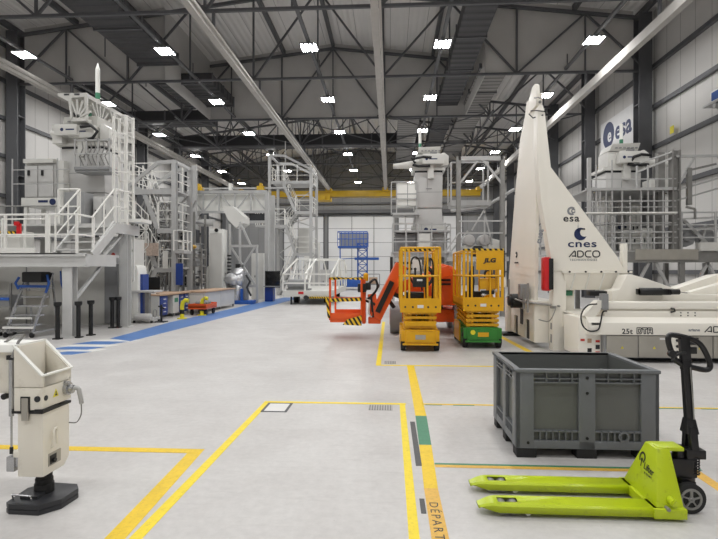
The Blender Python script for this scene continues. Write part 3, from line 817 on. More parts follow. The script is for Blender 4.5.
# ------------------------------------------------------------------ outrigger leg of the white machine, front left
def outrigger():
    t = Thing('outrigger_leg', 'cream outrigger leg with lever on a black foot pad, near left on the floor', 'outrigger', (-2.37, 3.47, 0))
    poly = [(-2.55, 3.28), (-2.51, 3.25), (-2.27, 3.24), (-2.17, 3.36), (-2.16, 3.56), (-2.22, 3.64), (-2.47, 3.66), (-2.57, 3.54)]
    def grow(k): return [(-2.372 + (x + 2.36) * k * .88, 3.46 + (y - 3.46) * k * .88) for x, y in poly]
    b = MB().prism(grow(1.0), 'xy', 0, .03).prism(grow(1.0), 'xy', .036, .068).prism(grow(.985), 'xy', .03, .036)
    pad = t.part('foot_pad', b, M['pad'], bevel=.003)
    t.part('pad_handle', MB().tube([(-2.52, 3.34, .066), (-2.52, 3.33, .105), (-2.38, 3.315, .105), (-2.38, 3.325, .066)], .006, 8), M['chrome'], pad)
    t.part('pad_plate', MB().box(-2.48, -2.36, 3.35, 3.47, .068, .088), M['pad'], pad)
    t.part('ball_socket', MB().cyl((-2.40, 3.48, .068), (-2.40, 3.48, .13), .062, 24).cyl((-2.40, 3.48, .13), (-2.40, 3.48, .165), .056, 24).cyl((-2.40, 3.48, .165), (-2.40, 3.48, .215), .05, 24), M['rubber'], bevel=.003)
    X0, X1, Y0_, Y1_ = -2.50, -2.318, 3.35, 3.64
    leg = t.part('leg_tube', MB().prism([(Y0_, .215), (Y1_ - .06, .215), (Y1_, .27), (Y1_, .655), (Y0_, .655)], 'yz', X0, X1), M['white_l'], bevel=.014)
    ox = X1 + .001
    t.part('leg_recess', MB().box(ox - .002, ox + .004, 3.40, 3.53, .27, .355), M['cabinet'], leg, bevel=.001)
    t.part('recess_opening', MB().box(ox + .003, ox + .006, 3.41, 3.48, .28, .34).cyl((ox, 3.45, .3), (ox + .02, 3.45, .3), .015, 10), M['black'], leg)
    t.part('carry_handle', MB().tube([(ox, 3.43, .39), (ox + .018, 3.43, .40), (ox + .018, 3.43, .495), (ox + .012, 3.445, .515), (ox + .012, 3.48, .515), (ox, 3.49, .505), (ox, 3.49, .40)], .0075, 8), M['white_l'], leg)
    t.part('hinge_bracket', MB().box(X0 - .035, X0, 3.37, 3.44, .275, .38).cyl((X0 - .05, 3.40, .28), (X0 - .05, 3.40, .36), .02, 14).box(X0 - .085, X0 - .03, 3.36, 3.43, .245, .345), M['chrome'], leg, bevel=.004)
    t.part('hinge_lug', MB().box(X0 - .03, X0 + .02, 3.35, 3.40, .345, .39), M['white_l'], leg, bevel=.006)
    # upper yoke
    b = MB()
    b.hexa([(X0 - .015, Y0_ - .012, .655), (X1 + .004, Y0_ - .012, .675), (X1 + .004, Y1_ + .012, .675), (X0 - .015, Y1_ + .012, .655)],
           [(X0 - .015, Y0_ - .012, .82), (X1 + .004, Y0_ - .012, .82), (X1 + .004, Y1_ + .012, .82), (X0 - .015, Y1_ + .012, .82)])
    yoke = t.part('yoke', b, M['white_l'], bevel=.01)
    t.part('yoke_slot', MB().box(X0 + .035, X0 + .10, Y0_ - .0175, Y0_ - .01, .655, .76), M['black'], yoke)
    t.part('slot_tongue', MB().box(X0 + .045, X0 + .09, Y0_ - .022, Y0_ - .012, .60, .75), M['cabinet'], yoke)
    t.part('rubber_seal', MB().box(X1 - .05, X1 + .012, Y0_ - .018, Y0_ + .14, .655, .675).box(X0 - .03, X1 + .002, Y0_ - .012, Y1_ + .012, .645, .662), M['black'], yoke)
    t.part('round_port', MB().cyl((X1 - .03, Y0_ - .012, .745), (X1 - .03, Y0_ - .02, .745), .02, 18).cyl((X1 + .003, Y0_ + .02, .745), (X1 + .008, Y0_ + .02, .745), .018, 18), M['ink'], yoke)
    ty, tz = 3.475, .755
    t.part('warning_triangle', MB().prism([(ty - .03, tz - .025), (ty + .03, tz - .025), (ty, tz + .03)], 'yz', X1 + .0035, X1 + .006), M['yellow_sign'], yoke, 'yellow triangle sticker')
    t.part('warning_symbol', MB().prism([(ty - .004, tz - .004), (ty + .004, tz - .004), (ty + .003, tz + .014), (ty - .003, tz + .014)], 'yz', X1 + .006, X1 + .007).prism([(ty - .012, tz - .017), (ty + .012, tz - .017), (ty + .008, tz - .006), (ty - .008, tz - .006)], 'yz', X1 + .006, X1 + .007), M['ink'], yoke)
    # open sloping tray on top: outer skins, white lip, deep inside
    A, B_, C, D = Vector((X0 - .015, Y0_ - .012, 1.10)), Vector((X1 + .004, Y0_ - .012, .90)), Vector((X1 + .004, Y1_ + .012, .90)), Vector((X0 - .015, Y1_ + .012, 1.10))
    z0 = .822
    ti = .022
    b = MB()
    b.hexa([(A.x, A.y, z0), (B_.x, B_.y, z0), (B_.x, B_.y + ti, z0), (A.x, A.y + ti, z0)], [A, B_, B_ + Vector((0, ti, 0)), A + Vector((0, ti, 0))])
    b.hexa([(D.x, D.y - ti, z0), (C.x, C.y - ti, z0), (C.x, C.y, z0), (D.x, D.y, z0)], [D - Vector((0, ti, 0)), C - Vector((0, ti, 0)), C, D])
    b.box(B_.x - ti, B_.x, B_.y + ti, C.y - ti, z0, .90)
    b.box(A.x, B_.x - ti, A.y + ti, D.y - ti, z0, z0 + .02)
    b.box(A.x, A.x + ti, A.y + ti, D.y - ti, z0, 1.095)
    tray = t.part('tray', b, M['white_l'], bevel=.004)
    lip = MB()
    for p, q in ((A, B_), (B_, C), (C, D), (D, A)): lip.bar(p, q, .026, .01)
    t.part('tray_lip', lip, M['curb'], tray)
    t.part('latch_plate', MB().box(X1 - .07, X1 - .015, Y0_ + .03, Y0_ + .12, .885, .893).box(X1 - .085, X1 + .0, Y0_ + .005, Y1_, .872, .885), M['curb'], tray)
    t.part('latch_opening', MB().box(X1 - .06, X1 - .025, Y0_ + .045, Y0_ + .105, .893, .896), M['black'], tray)
    # lever with socket and cable
    lv = t.part('lever_socket', MB().cyl((X1 + .0, 3.59, .76), (X1 + .03, 3.59, .76), .045, 20).cyl((X1 + .03, 3.59, .76), (X1 + .06, 3.59, .755), .03, 16).cyl((X1, 3.575, .80), (X1 + .04, 3.575, .80), .018, 12), M['chrome'])
    t.part('lever_grip', MB().tube(smooth([(X1 + .045, 3.59, .765), (X1 + .085, 3.6, .76), (X1 + .10, 3.6, .72), (X1 + .11, 3.605, .65)]), .016, 12), M['galv_l'], lv)
    t.part('lever_cable', MB().tube(smooth([(X1 + .107, 3.605, .65), (X1 + .105, 3.61, .58), (X1 + .08, 3.62, .53), (X1 + .05, 3.63, .505), (X1 + .0, 3.63, .505)]), .0045, 6), M['galv'], lv)
    # gas spring on the left
    gx = X0 - .055
    gs = t.part('gas_spring', MB().cyl((gx, 3.37, .62), (gx, 3.37, 1.0), .016, 16).cyl((gx, 3.37, .40), (gx, 3.37, .62), .007, 10), M['chrome'])
    t.part('spring_end', MB().cyl((gx, 3.37, .365), (gx, 3.37, .41), .012, 10).box(gx - .03, gx + .03, 3.36, 3.38, 1.0, 1.03), M['black'], gs)
    # beam to the machine beyond the left edge of view
    bm_ = t.part('outrigger_beam', MB().box(-4.6, X0 - .03, 3.40, 3.62, .76, 1.05), M['white_l'], bevel=.02)
    t.part('beam_cap', MB().hexa([(-4.6, 3.36, 1.05), (X0 - .02, 3.36, 1.05), (X0 - .02, 3.66, 1.05), (-4.6, 3.66, 1.05)], [(-4.6, 3.38, 1.10), (X0 - .02, 3.38, 1.10), (X0 - .02, 3.64, 1.10), (-4.6, 3.64, 1.10)]), M['curb'], bm_, bevel=.006)
    t.pieces('beam_roller', MB().cyl((-2.62, 3.38, .745), (-2.62, 3.62, .745), .02, 14).cyl((-2.9, 3.38, .745), (-2.9, 3.62, .745), .02, 14), M['black'], bm_)
    t.part('beam_hose', MB().tube([(-2.7, 3.5, 1.1), (-2.6, 3.47, 1.15), (-2.5, 3.42, 1.16), (-2.52, 3.39, 1.12), (-2.53, 3.34, 1.02)], .009, 8), M['galv'], bm_)
    # the machine body the beam belongs to, outside the frame
    t.part('machine_chassis', MB().box(-5.6, -4.5, 3.0, 5.2, .25, 1.25).cyl((-4.9, 2.95, .3), (-4.9, 3.2, .3), .3, 24).cyl((-4.9, 5.0, .3), (-4.9, 5.25, .3), .3, 24), M['white_l'], bevel=.03)
outrigger()
# ------------------------------------------------------------------ scissor lifts
def scissor_lift(label, x0, y0, w, ln, base_m, logo_panel, H=2.06):
    t = Thing('scissor_lift', label, 'scissor lift', (x0 + w / 2, y0 + ln / 2, 0), 'scissor lifts')
    Y = M['lift_y']; x1, y1 = x0 + w, y0 + ln
    b = MB().box(x0 + .09, x1 - .09, y0 + .02, y1 - .02, .16, .44).box(x0 + .02, x1 - .02, y0 + .06, y0 + .2, .2, .42).box(x0 + .02, x1 - .02, y1 - .2, y1 - .06, .2, .42).box(x0 + .05, x1 - .05, y0 + .0, y0 + .04, .13, .17)
    b.box(x0 + .01, x0 + .08, y0 + .45, y1 - .45, .08, .40).box(x1 - .08, x1 - .01, y0 + .45, y1 - .45, .08, .40)
    ch = t.part('chassis', b, base_m, bevel=.012)
    t.part('front_plate', MB().box(x0 + .13, x1 - .13, y0 - .006, y0 + .02, .2, .40), base_m, ch)
    t.part('plate_badge', MB().box(x0 + .3, x1 - .3, y0 - .012, y0 - .006, .25, .34), M['cabinet'] if base_m is Y else M['lift_y'], ch)
    for x in (x0 + .015, x1 - .115):
        for y in (y0 + .24, y1 - .24):
            wl = t.part('wheel', MB().cyl((x, y, .165), (x + .1, y, .165), .165, 24), M['rubber'], bevel=.01)
            t.part('wheel_hub', MB().cyl((x - .006, y, .165), (x + .106, y, .165), .075, 16), base_m, wl)
    # folded scissor arms
    for k in range(4):
        z0 = .46 + k * .093
        g = MB()
        for x in (x0 + .1, x1 - .16): g.bar((x + .03, y0 + .1, z0), (x + .03, y1 - .1, z0 + .085), .055, .055)
        for x in (x0 + .17, x1 - .23): g.bar((x + .03, y0 + .1, z0 + .085), (x + .03, y1 - .1, z0), .055, .055)
        t.part('scissor_arm_pair', g, Y)
        t.pieces('cross_pin', MB().box(x0 + .08, x1 - .08, y0 + .07, y0 + .13, z0 + .0, z0 + .055).box(x0 + .08, x1 - .08, y1 - .13, y1 - .07, z0, z0 + .055), Y)
    t.part('lift_cylinder', MB().cyl((x0 + w / 2, y0 + .35, .5), (x0 + w / 2, y1 - .4, .82), .05, 14), M['galv'])
    t.part('hose_bundle', MB().tube([(x0 + w / 2 + .1, y0 + .15, .46), (x0 + w / 2 + .13, y0 + .12, .6), (x0 + w / 2 + .08, y0 + .12, .72), (x0 + w / 2 + .12, y0 + .15, .84)], .018, 8), M['black'])
    zd = .86
    dk = t.part('platform_deck', MB().box(x0, x1, y0, y1, zd - .03, zd + .03), Y, bevel=.006)
    k = MB().box(x0, x1, y0 - .004, y0 + .015, zd - .08, zd + .2).box(x0, x1, y1 - .015, y1, zd, zd + .16).box(x0, x0 + .015, y0, y1, zd, zd + .16).box(x1 - .015, x1, y0, y1, zd, zd + .16)
    kp = t.part('kick_plate', k, Y)
    t.part('plate_holes', MB().cyl((x0 + .1, y0 - .007, zd + .03), (x0 + .1, y0, zd + .03), .02, 12).cyl((x0 + .25, y0 - .007, zd + .03), (x0 + .25, y0, zd + .03), .02, 12).cyl((x1 - .25, y0 - .007, zd + .03), (x1 - .25, y0, zd + .03), .02, 12).cyl((x1 - .1, y0 - .007, zd + .03), (x1 - .1, y0, zd + .03), .02, 12), M['ink'], kp)
    t.part('plate_sticker', MB().box(x0 + w / 2 - .06, x0 + w / 2 + .06, y0 - .008, y0 - .004, zd + .01, zd + .07), M['board'], kp)
    r = .02
    for x in (x0 + .02, x1 - .02):
        for y in (y0 + .02, y0 + ln * .36, y0 + ln * .68, y1 - .02):
            t.part('rail_post', MB().bar((x, y, zd), (x, y, H), .05 if y < y0 + .1 else .04), Y)
    top = MB(); mid = MB()
    for z, mb in ((H, top), (zd + .64, mid)):
        mb.tube([(x0 + .02, y0 + .02, z), (x0 + .02, y1 - .02, z)], r, 8).tube([(x1 - .02, y0 + .02, z), (x1 - .02, y1 - .02, z)], r, 8)
        mb.tube([(x0 + .02, y0 + .02, z), (x1 - .02, y0 + .02, z)], r, 8).tube([(x0 + .02, y1 - .02, z), (x1 - .02, y1 - .02, z)], r, 8)
    t.part('top_rail', top, Y); t.part('mid_rail', mid, Y)
    t.part('gate_post', MB().bar((x0 + .18, y0 + .02, zd), (x0 + .18, y0 + .02, H), .035), Y)
    t.part('gate_post', MB().bar((x1 - .2, y1 - .02, zd), (x1 - .2, y1 - .02, H), .035), Y)
    for x in (x0 + .1, x1 - .1):
        t.part('inner_post', MB().bar((x, y0 + .03, zd + .2), (x, y0 + .03, H), .035), Y)
    for y in (y0 + .9, y0 + 1.3):
        t.pieces('extension_rail', MB().tube([(x0 + .06, y, zd + .1), (x0 + .06, y, H - .06), (x0 + .1, y1 - .1, H - .06)], .02, 8).tube([(x1 - .06, y, zd + .1), (x1 - .06, y, H - .06), (x1 - .1, y1 - .1, H - .06)], .02, 8), Y)
    t.part('tool_tray', MB().box(x0 + .12, x1 - .3, y0 + .5, y0 + .9, zd + .03, zd + .3), M['black'], bevel=.02)
    t.part('cable_coil', MB().tube([(x1 - .2 + .08 * math.cos(k * .7), y0 + .6, 1.45 + .16 * math.sin(k * .7) + k * .002) for k in range(40)], .016, 6), M['black'])
    t.part('ladder', MB().bar((x1 - .26, y0 + .05, zd), (x1 - .26, y0 + .05, H), .035).bar((x1 - .1, y0 + .05, zd + .1), (x1 - .1, y0 + .05, H), .03), Y)
    return t, zd
t, zd = scissor_lift('yellow scissor lift with a yellow base and black control box, nearest the orange boom lift', .2, 10.3, .8, 1.75, M['lift_y'], False)
x0, y0 = .2, 10.3
cb = t.part('control_box', MB().box(x0 + .25, x0 + .52, y0 + .03, y0 + .16, 1.28, 1.52), M['black'], bevel=.02)
t.part('box_label', MB().box(x0 + .33, x0 + .44, y0 + .024, y0 + .03, 1.4, 1.44), M['board'], cb)
t.part('joystick', MB().cyl((x0 + .3, y0 + .1, 1.52), (x0 + .3, y0 + .1, 1.62), .02, 10).sphere((x0 + .3, y0 + .1, 1.64), .03), M['black'], cb)
t.part('cable', MB().tube(smooth([(x0 + .3, y0 + .1, 1.3), (x0 + .2, y0 + .2, 1.5), (x0 + .25, y0 + .3, 1.85), (x0 + .4, y0 + .35, 1.8), (x0 + .45, y0 + .3, 1.2)]), .018, 8), M['black'])
t.part('cable', MB().tube(smooth([(x0 + .55, y0 + .4, .95), (x0 + .52, y0 + .35, 1.6), (x0 + .6, y0 + .35, 1.85), (x0 + .68, y0 + .4, 1.7), (x0 + .66, y0 + .4, .95)]), .018, 8), M['black'])
t.part('document_holder', MB().box(x0 + .3, x0 + .5, y0 + 1.3, y0 + 1.34, 1.6, 1.85), M['board'])
t.part('hazard_strip', MB().box(x0 + .02, x0 + .8 - .02, y0 + 1.71, y0 + 1.75, 2.06, 2.12), M['hazard_s'])
t.part('entry_step', MB().box(x0 + .1, x0 + .7, y0 - .02, y0 + .0, .52, .60), M['lift_y'])

t, zd = scissor_lift('yellow scissor lift on a green base with a lettered panel', 1.5, 10.8, .82, 1.75, M['lift_g'], True, 2.02)
x0, y0 = 1.5, 10.8
pn = t.part('sign_panel', MB().box(x0 + .27, x0 + .82, y0 + .0, y0 + .03, 1.62, 2.02), M['lift_y'], bevel=.004)
t.part('panel_lettering', MB().text('JLG', .115, lambda x, y, z: (x0 + .43 + x + y * .2, y0 - .003 - z, 1.78 + y), .006, .004, 1.35), M['ink'], pn)
t.part('hazard_strip', MB().box(x0, x0 + .82, y0 - .005, y0 + .035, 2.02, 2.06), M['hazard_s'])
t.part('control_box', MB().box(x0 + .35, x0 + .68, y0 + .1, y0 + .25, 1.22, 1.45), M['lift_y'], bevel=.02)
t.part('control_panel', MB().box(x0 + .38, x0 + .65, y0 + .08, y0 + .1, 1.12, 1.2).box(x0 + .2, x0 + .27, y0 + .3, y0 + .4, 1.0, 1.7), M['black'])
t.part('cable', MB().tube([(x0 + .15, y0 + .1, 1.0), (x0 + .13, y0 + .1, 1.5), (x0 + .2, y0 + .15, 1.7), (x0 + .25, y0 + .2, 1.4), (x0 + .22, y0 + .2, 1.0)], .02, 8), M['black'])
t.part('paper_roll', MB().cyl((x0 + .4, y0 + .1, 1.1), (x0 + .8, y0 + .2, 1.22), .035, 12), M['board'])
t.part('side_tread', MB().box(x0 - .02, x0 + .01, y0 + .5, y0 + 1.3, .1, .5), M['lift_y'])
t.part('warning_badge', MB().cyl((x0 + .2, y0 - .01, .34), (x0 + .2, y0 - .016, .34), .05, 16), M['hose'])

# ------------------------------------------------------------------ orange articulated boom lift
t = Thing('boom_lift', 'orange articulated boom lift with a striped basket behind the yellow scissor lift', 'boom lift', (1.0, 13.9, 0), None)
O = M['orange']
ch = t.part('chassis', MB().box(.25, 1.75, 13.3, 14.9, .3, .62).box(.1, .5, 13.5, 14.7, .35, .55).box(1.5, 1.9, 13.5, 14.7, .35, .55), O, bevel=.03)
for x in (.0, 1.62):
    for y in (13.45, 14.9):
        w = t.part('wheel', MB().cyl((x, y, .37), (x + .3, y, .37), .37, 28), M['grey_m'], bevel=.02)
        t.part('wheel_hub', MB().cyl((x - .01, y, .37), (x + .31, y, .37), .16, 18), M['orange'], w)
t.part('turntable', MB().cyl((.95, 13.9, .62), (.95, 13.9, .74), .45, 28), M['black'])
t.part('turret', MB().box(.5, 1.2, 13.1, 15.0, .74, 1.25), O, bevel=.05)
# big rounded counterweight
b = MB(); prof = [(1.05, .74), (1.62, .74), (1.72, .85), (1.74, 1.2), (1.7, 1.55), (1.55, 1.72), (1.3, 1.78), (1.05, 1.7)]
t.part('counterweight_hood', MB().prism(prof, 'xz', 13.0, 14.6), O, bevel=.07)
t.part('hood_vent', MB().box(1.1, 1.5, 12.97, 13.0, 1.25, 1.3).box(1.1, 1.5, 12.97, 13.0, 1.35, 1.4), M['black'])
# lower boom, upper boom and jib
t.part('lower_boom', MB().bar((1.45, 12.75, 1.62), (.1, 12.75, 1.15), .24, .26), O, bevel=.02)
t.part('upper_boom', MB().bar((.28, 12.55, 1.75), (-.36, 12.5, .48), .26, .3), O, bevel=.02)
t.part('boom_inner', MB().bar((.05, 12.38, 1.35), (-.3, 12.36, .62), .05, .12), M['black'])
t.part('boom_cylinder', MB().cyl((.45, 12.75, .9), (-.05, 12.6, 1.1), .06, 12).cyl((.1, 12.9, .7), (-.12, 12.8, 1.0), .05, 12), M['black'])
t.part('jib', MB().bar((-.36, 12.5, .44), (-.44, 12.5, 1.05), .2, .18).box(-.52, -.22, 12.4, 12.6, .34, .5), O, bevel=.02)
t.part('jib_cylinder', MB().bar((-.40, 12.39, .5), (-.45, 12.39, 1.0), .05, .05), M['black'])
t.part('fork_mast', MB().box(.0, .07, 13.0, 13.1, 1.0, 1.95).box(-.2, .07, 13.0, 13.1, .9, 1.0), M['black'])
t.part('beacon', MB().cyl((-.58, 12.5, 1.36), (-.58, 12.5, 1.5), .06, 14).sphere((-.58, 12.5, 1.5), .06), M['lift_y'])
bx0, bx1, by0, by1, bz0, bz1 = -1.4, -.66, 12.1, 13.3, .45, 1.42
bk = t.part('basket_floor', MB().box(bx0, bx1, by0, by1, bz0 - .05, bz0 + .02).box(bx0, bx1, by0, by0 + .02, bz0, bz0 + .17).box(bx0, bx1, by1 - .02, by1, bz0, bz0 + .17), O, bevel=.006)
for x in (bx0, bx1):
    for y in (by0, by1): t.part('basket_post', MB().tube([(x, y, bz0), (x, y, bz1)], .025, 8), O)
t.part('basket_rail', MB().tube([(bx0, by0, bz1 - .5), (bx1, by0, bz1 - .5), (bx1, by1, bz1 - .5), (bx0, by1, bz1 - .5)], .022, 8, True), O)
H_ = M['hazard_s']
t.part('striped_rail', MB().tube([(bx0, by0, bz1), (bx1, by0, bz1), (bx1, by1, bz1), (bx0, by1, bz1)], .035, 8, True), H_)
t.part('striped_rail', MB().bar((bx0, by0 - .03, bz0 + .47), (bx1, by0 - .03, bz0 + .49), .02, .08), H_)
t.part('striped_post', MB().bar((bx0 - .02, by0 - .03, bz0 + .05), (bx0 - .07, by0 - .03, bz0 + .5), .06, .03), H_)
t.part('striped_bumper', MB().hexa([(-1.1, by0 - .05, bz0 - .1), (bx1, by0 - .05, bz0 - .12), (bx1, by0 - .02, bz0 - .12), (-1.1, by0 - .02, bz0 - .1)], [(-1.0, by0 - .05, bz0 + .02), (bx1, by0 - .05, bz0 + .12), (bx1, by0 - .02, bz0 + .12), (-1.0, by0 - .02, bz0 + .02)]), H_)
t.part('basket_mount', MB().box(bx1, bx1 + .08, 12.3, 12.7, bz0 - .1, 1.4), O, bevel=.01)
t.part('control_console', MB().box(bx1 - .1, bx1 + .1, 12.2, 12.5, 1.1, 1.3).box(bx1 + .06, bx1 + .2, 12.3, 12.6, 1.15, 1.32), M['black'], bevel=.02)
t.part('hose_loop', MB().tube(smooth([(bx1 + .1, 12.4, 1.25), (bx1 + .3, 12.4, 1.4), (bx1 + .36, 12.4, 1.2), (bx1 + .2, 12.4, .98), (bx1 + .08, 12.4, .9), (bx1 + .3, 12.4, .8), (bx1 + .33, 12.4, .6)]), .028, 8), M['black'])
t.part('white_hose', MB().tube([(bx1 + .05, 12.35, .95), (bx1 + .18, 12.35, .9), (bx1 + .15, 12.35, .6), (bx1 + .22, 12.4, .5)], .02, 8), M['board'])

# blue mast lift far back
def blue_lift():
    t = Thing('mast_lift', 'tall blue lattice work lift with a blue mesh basket near the far white door', 'mast lift', (-3.2, 44.5, 0))
    B = M['blue']
    t.part('base', MB().box(-4.2, -2.2, 43.5, 45.5, .25, .9), B, bevel=.04)
    for x in (-4.0, -2.4):
        for y in (43.6, 45.4): t.part('wheel', MB().cyl((x - .12, y, .25), (x + .12, y, .25), .25, 16), M['rubber'])
    mast = MB()
    for x in (-2.75, -1.95):
        for y in (44.2, 44.8): mast.bar((x, y, .9), (x, y, 4.0), .09)
    t.part('mast', mast, B)
    for k in range(5):
        z = .95 + k * .6
        t.part('mast_brace', MB().bar((-2.75, 44.2, z), (-1.95, 44.2, z + .6), .06).bar((-1.95, 44.2, z), (-2.75, 44.2, z + .6), .06).bar((-2.75, 44.2, z + .6), (-1.95, 44.2, z + .6), .06), B)
    t.part('lower_platform', MB().box(-3.0, -.95, 43.9, 45.2, 2.55, 2.75), B)
    t.part('floor_frame', MB().box(-4.4, -1.9, 43.6, 45.4, 3.55, 3.7).bar((-4.2, 43.7, 2.6), (-4.2, 43.7, 3.6), .09).bar((-4.2, 43.7, 2.6), (-2.8, 44.2, 2.7), .07), B)
    for k in range(9):
        x = -4.4 + k * 2.5 / 8
        t.pieces('basket_bar', MB().bar((x, 43.6, 3.7), (x, 43.6, 4.9), .05).bar((x, 45.4, 3.7), (x, 45.4, 4.9), .05), B)
    t.part('basket_rail', MB().tube([(-4.4, 43.6, 4.9), (-1.9, 43.6, 4.9), (-1.9, 45.4, 4.9), (-4.4, 45.4, 4.9)], .05, 8, True).tube([(-4.4, 43.6, 4.3), (-1.9, 43.6, 4.3), (-1.9, 45.4, 4.3), (-4.4, 45.4, 4.3)], .04, 8, True), B)
    t.part('basket_panel', MB().box(-4.38, -1.92, 45.34, 45.36, 3.7, 4.85), M['ink_grey'])
blue_lift()
# ------------------------------------------------------------------ tall white tapering transport frame
W = M['white']
def transport_frame():
    YF = 10.6
    t = Thing('transport_frame', 'tall cream tapering steel frame with round emblems, standing behind the grey box', 'transport frame', (3.6, 11.6, 0))
    # tapering side wall seen obliquely: two leaves meeting in a crease
    def loft(secs):
        b = MB(); k = len(secs[0][1]); vs = [(x, y, z) for z, ring in secs for x, y in ring]; fs = [tuple(range(k))[::-1], tuple(range((len(secs) - 1) * k, len(secs) * k))]
        for i in range(len(secs) - 1):
            fs += [(i * k + j, i * k + (j + 1) % k, (i + 1) * k + (j + 1) % k, (i + 1) * k + j) for j in range(k)]
        return b.add(vs, fs)
    secs = []
    for z, yb, ym, yf in ((.75, 13.35, 12.05, 11.1), (3.0, 12.62, 11.65, 10.98), (4.55, 12.02, 11.35, 10.86), (4.95, 11.6, 11.2, 10.8), (5.22, 11.45, 11.1, 10.76)):
        xb = 2.92; d = .07
        secs.append((z, [(xb + .03, yb), (xb, yb - .12), (xb + .06, ym), (xb + .1, yf), (xb + .1 + d, yf), (xb + .06 + d, ym), (xb + d, yb - .1), (xb + .12, yb)]))
    sw = t.part('side_wall', loft(secs), W)
    t.part('wall_emblem', MB().ring((2.955, 12.35, 1.98), .03, .07, 'yz', .03, 16, .6, 5.4).box(2.94, 2.955, 12.2, 12.5, 1.78, 1.81), M['ink'], sw)
    # pointed tip plates
    t.part('tip_plate', MB().prism([(11.45, 4.95), (10.72, 4.95), (10.68, 5.2), (10.72, 5.36), (10.82, 5.42), (11.0, 5.42), (11.3, 5.22)], 'yz', 2.95, 3.02), W, bevel=.004)
    def px(pts, Y): return [(at(a, b, Y).x, at(a, b, Y).z) for a, b in pts]
    fin = px([(553, 271), (625, 271), (617, 256), (551, 167), (545, 112), (543, 105), (539, 105), (537.5, 112), (537, 150), (541, 200)], YF)
    ff = t.part('front_fin', MB().prism(fin, 'xz', YF, YF + .28), W, bevel=.012)
    # edge plate closing the fin towards the side wall
    ed = px([(536, 104), (538.5, 104), (537.5, 150), (541.5, 200), (553, 271), (546, 268), (536.5, 222), (533.5, 165), (533, 130)], YF + .15)
    t.part('edge_lettering', MB().text('cnes', .16, lambda x, y, z: (at(540.5, 225, YF + .05).x + y * 1.0 - .02 + (.25 - x) * -.18, YF + .046 - z, 2.15 + x), .006, .002), M['ink_grey'], ff)
    t.part('strap', MB().tube([at(531, 111, YF + .2), at(536, 110.5, YF - .02), at(545.5, 111.5, YF - .02)], .012, 6).tube([at(529, 114, YF + .5), at(533, 118, YF + .2), at(543, 115, YF - .02)], .012, 6), M['ink'])
    t.part('tip_shackle', MB().tube([at(534, 98, YF), at(538, 97.5, YF - .02), at(541, 98.5, YF - .02)], .012, 6).cyl(at(540, 102, YF - .03), at(540, 102, YF + .1), .03, 12), M['galv'])
    # printed emblems on the fin
    c = at(571.5, 211, YF)
    t.part('round_emblem', MB().ring((c.x, YF - .002, c.z), .045, .085, 'xz', .006, 24, .7, 5.3).ring((c.x + .035, YF - .002, c.z), .02, .045, 'xz', .006, 20, .3, 6), M['ink_grey'], ff)
    p = at(563, 221.5, YF)
    t.part('fin_lettering', MB().text('esa', .2, front(p.x, p.z, YF - .003), .003, .004, 1.15, space=1.1), M['ink'], ff)
    c = at(580.5, 234, YF); R = .125
    moon = [(c.x + R * math.cos(a), c.z + R * math.sin(a)) for a in [.75 + k * (2 * PI - 1.5) / 24 for k in range(25)]] + [(c.x + .075 + .085 * math.cos(a), c.z + .03 + .085 * math.sin(a)) for a in [5.2 - k * 3.7 / 16 for k in range(17)]]
    t.part('crescent_emblem', MB().prism(moon, 'xz', YF - .005, YF + .0).prism([(c.x - .055, c.z + .02), (c.x - .04, c.z + .02), (c.x - .048, c.z + .23)], 'xz', YF - .005, YF), M['navy'], ff)
    p = at(567.5, 247, YF)
    t.part('fin_lettering', MB().text('cnes', .205, front(p.x, p.z, YF - .003), .003, .004, 1.45, space=1.08), M['navy'], ff)
    p = at(569, 257, YF); lw = .022; h = .125; g = MB(); yy = YF - .004
    def stroke(pts):
        for a, b in zip(pts, pts[1:]): g.bar((p.x + a[0], yy, p.z + a[1]), (p.x + b[0], yy, p.z + b[1]), .004, lw, up=(0, 0, 1)) if abs(a[0] - b[0]) > .02 else g.bar((p.x + a[0], yy, p.z + a[1]), (p.x + b[0], yy, p.z + b[1]), lw, .004, up=(0, 1, 0))
    def letters(add):
        add([(0, 0), (.115, h), (.135, h), (.145, 0)]); add([(.06, .02), (.145, .02)])
        add([(.19, 0), (.19, h), (.27, h), (.315, h * .75), (.315, h * .25), (.27, 0), (.19, 0)])
        add([(.49, h), (.4, h), (.36, h * .75), (.36, h * .25), (.4, 0), (.49, 0)])
        add([(.56, h), (.635, h), (.675, h * .75), (.675, h * .25), (.635, 0), (.56, 0), (.525, h * .25), (.525, h * .75), (.56, h)])
    letters(lambda q: stroke([(a * .88, b * .95) for a, b in q]))
    t.part('fin_lettering', g, M['ink'], ff)
    t.part('fin_lettering', MB().text('TECHNOLOGIES', .055, front(p.x + .01, p.z - .075, YF - .003), .0005, .004, 1.15, space=1.2), M['ink_grey'], ff)
    # column under the fin and the rear leg on its pad
    cl = t.part('front_column', MB().hexa([(3.26, YF + .02, .0), (3.5, YF + .02, .0), (3.5, YF + .3, .0), (3.26, YF + .3, .0)], [(3.26, YF + .02, 1.62), (3.52, YF + .02, 1.62), (3.52, YF + .3, 1.62), (3.26, YF + .3, 1.62)]), W, bevel=.012)
    t.part('column_cleat', MB().box(3.22, 3.3, YF - .02, YF + .1, .85, .9).cyl((3.35, YF, .9), (3.35, YF - .08, .9), .02, 10).tube(smooth([(3.3, YF - .03, .9), (3.24, YF - .08, .75), (3.15, YF - .05, .6), (3.0, YF + .1, .62)]), .012, 6), M['galv'], cl)
    t.part('column_recess', MB().box(3.258, 3.262, YF + .1, YF + .2, .15, .32).box(3.258, 3.262, YF + .1, YF + .2, .42, .55), M['grey_m'], cl)
    t.part('rear_leg', MB().box(2.9, 3.15, 13.1, 13.35, .1, .95), W, bevel=.01)
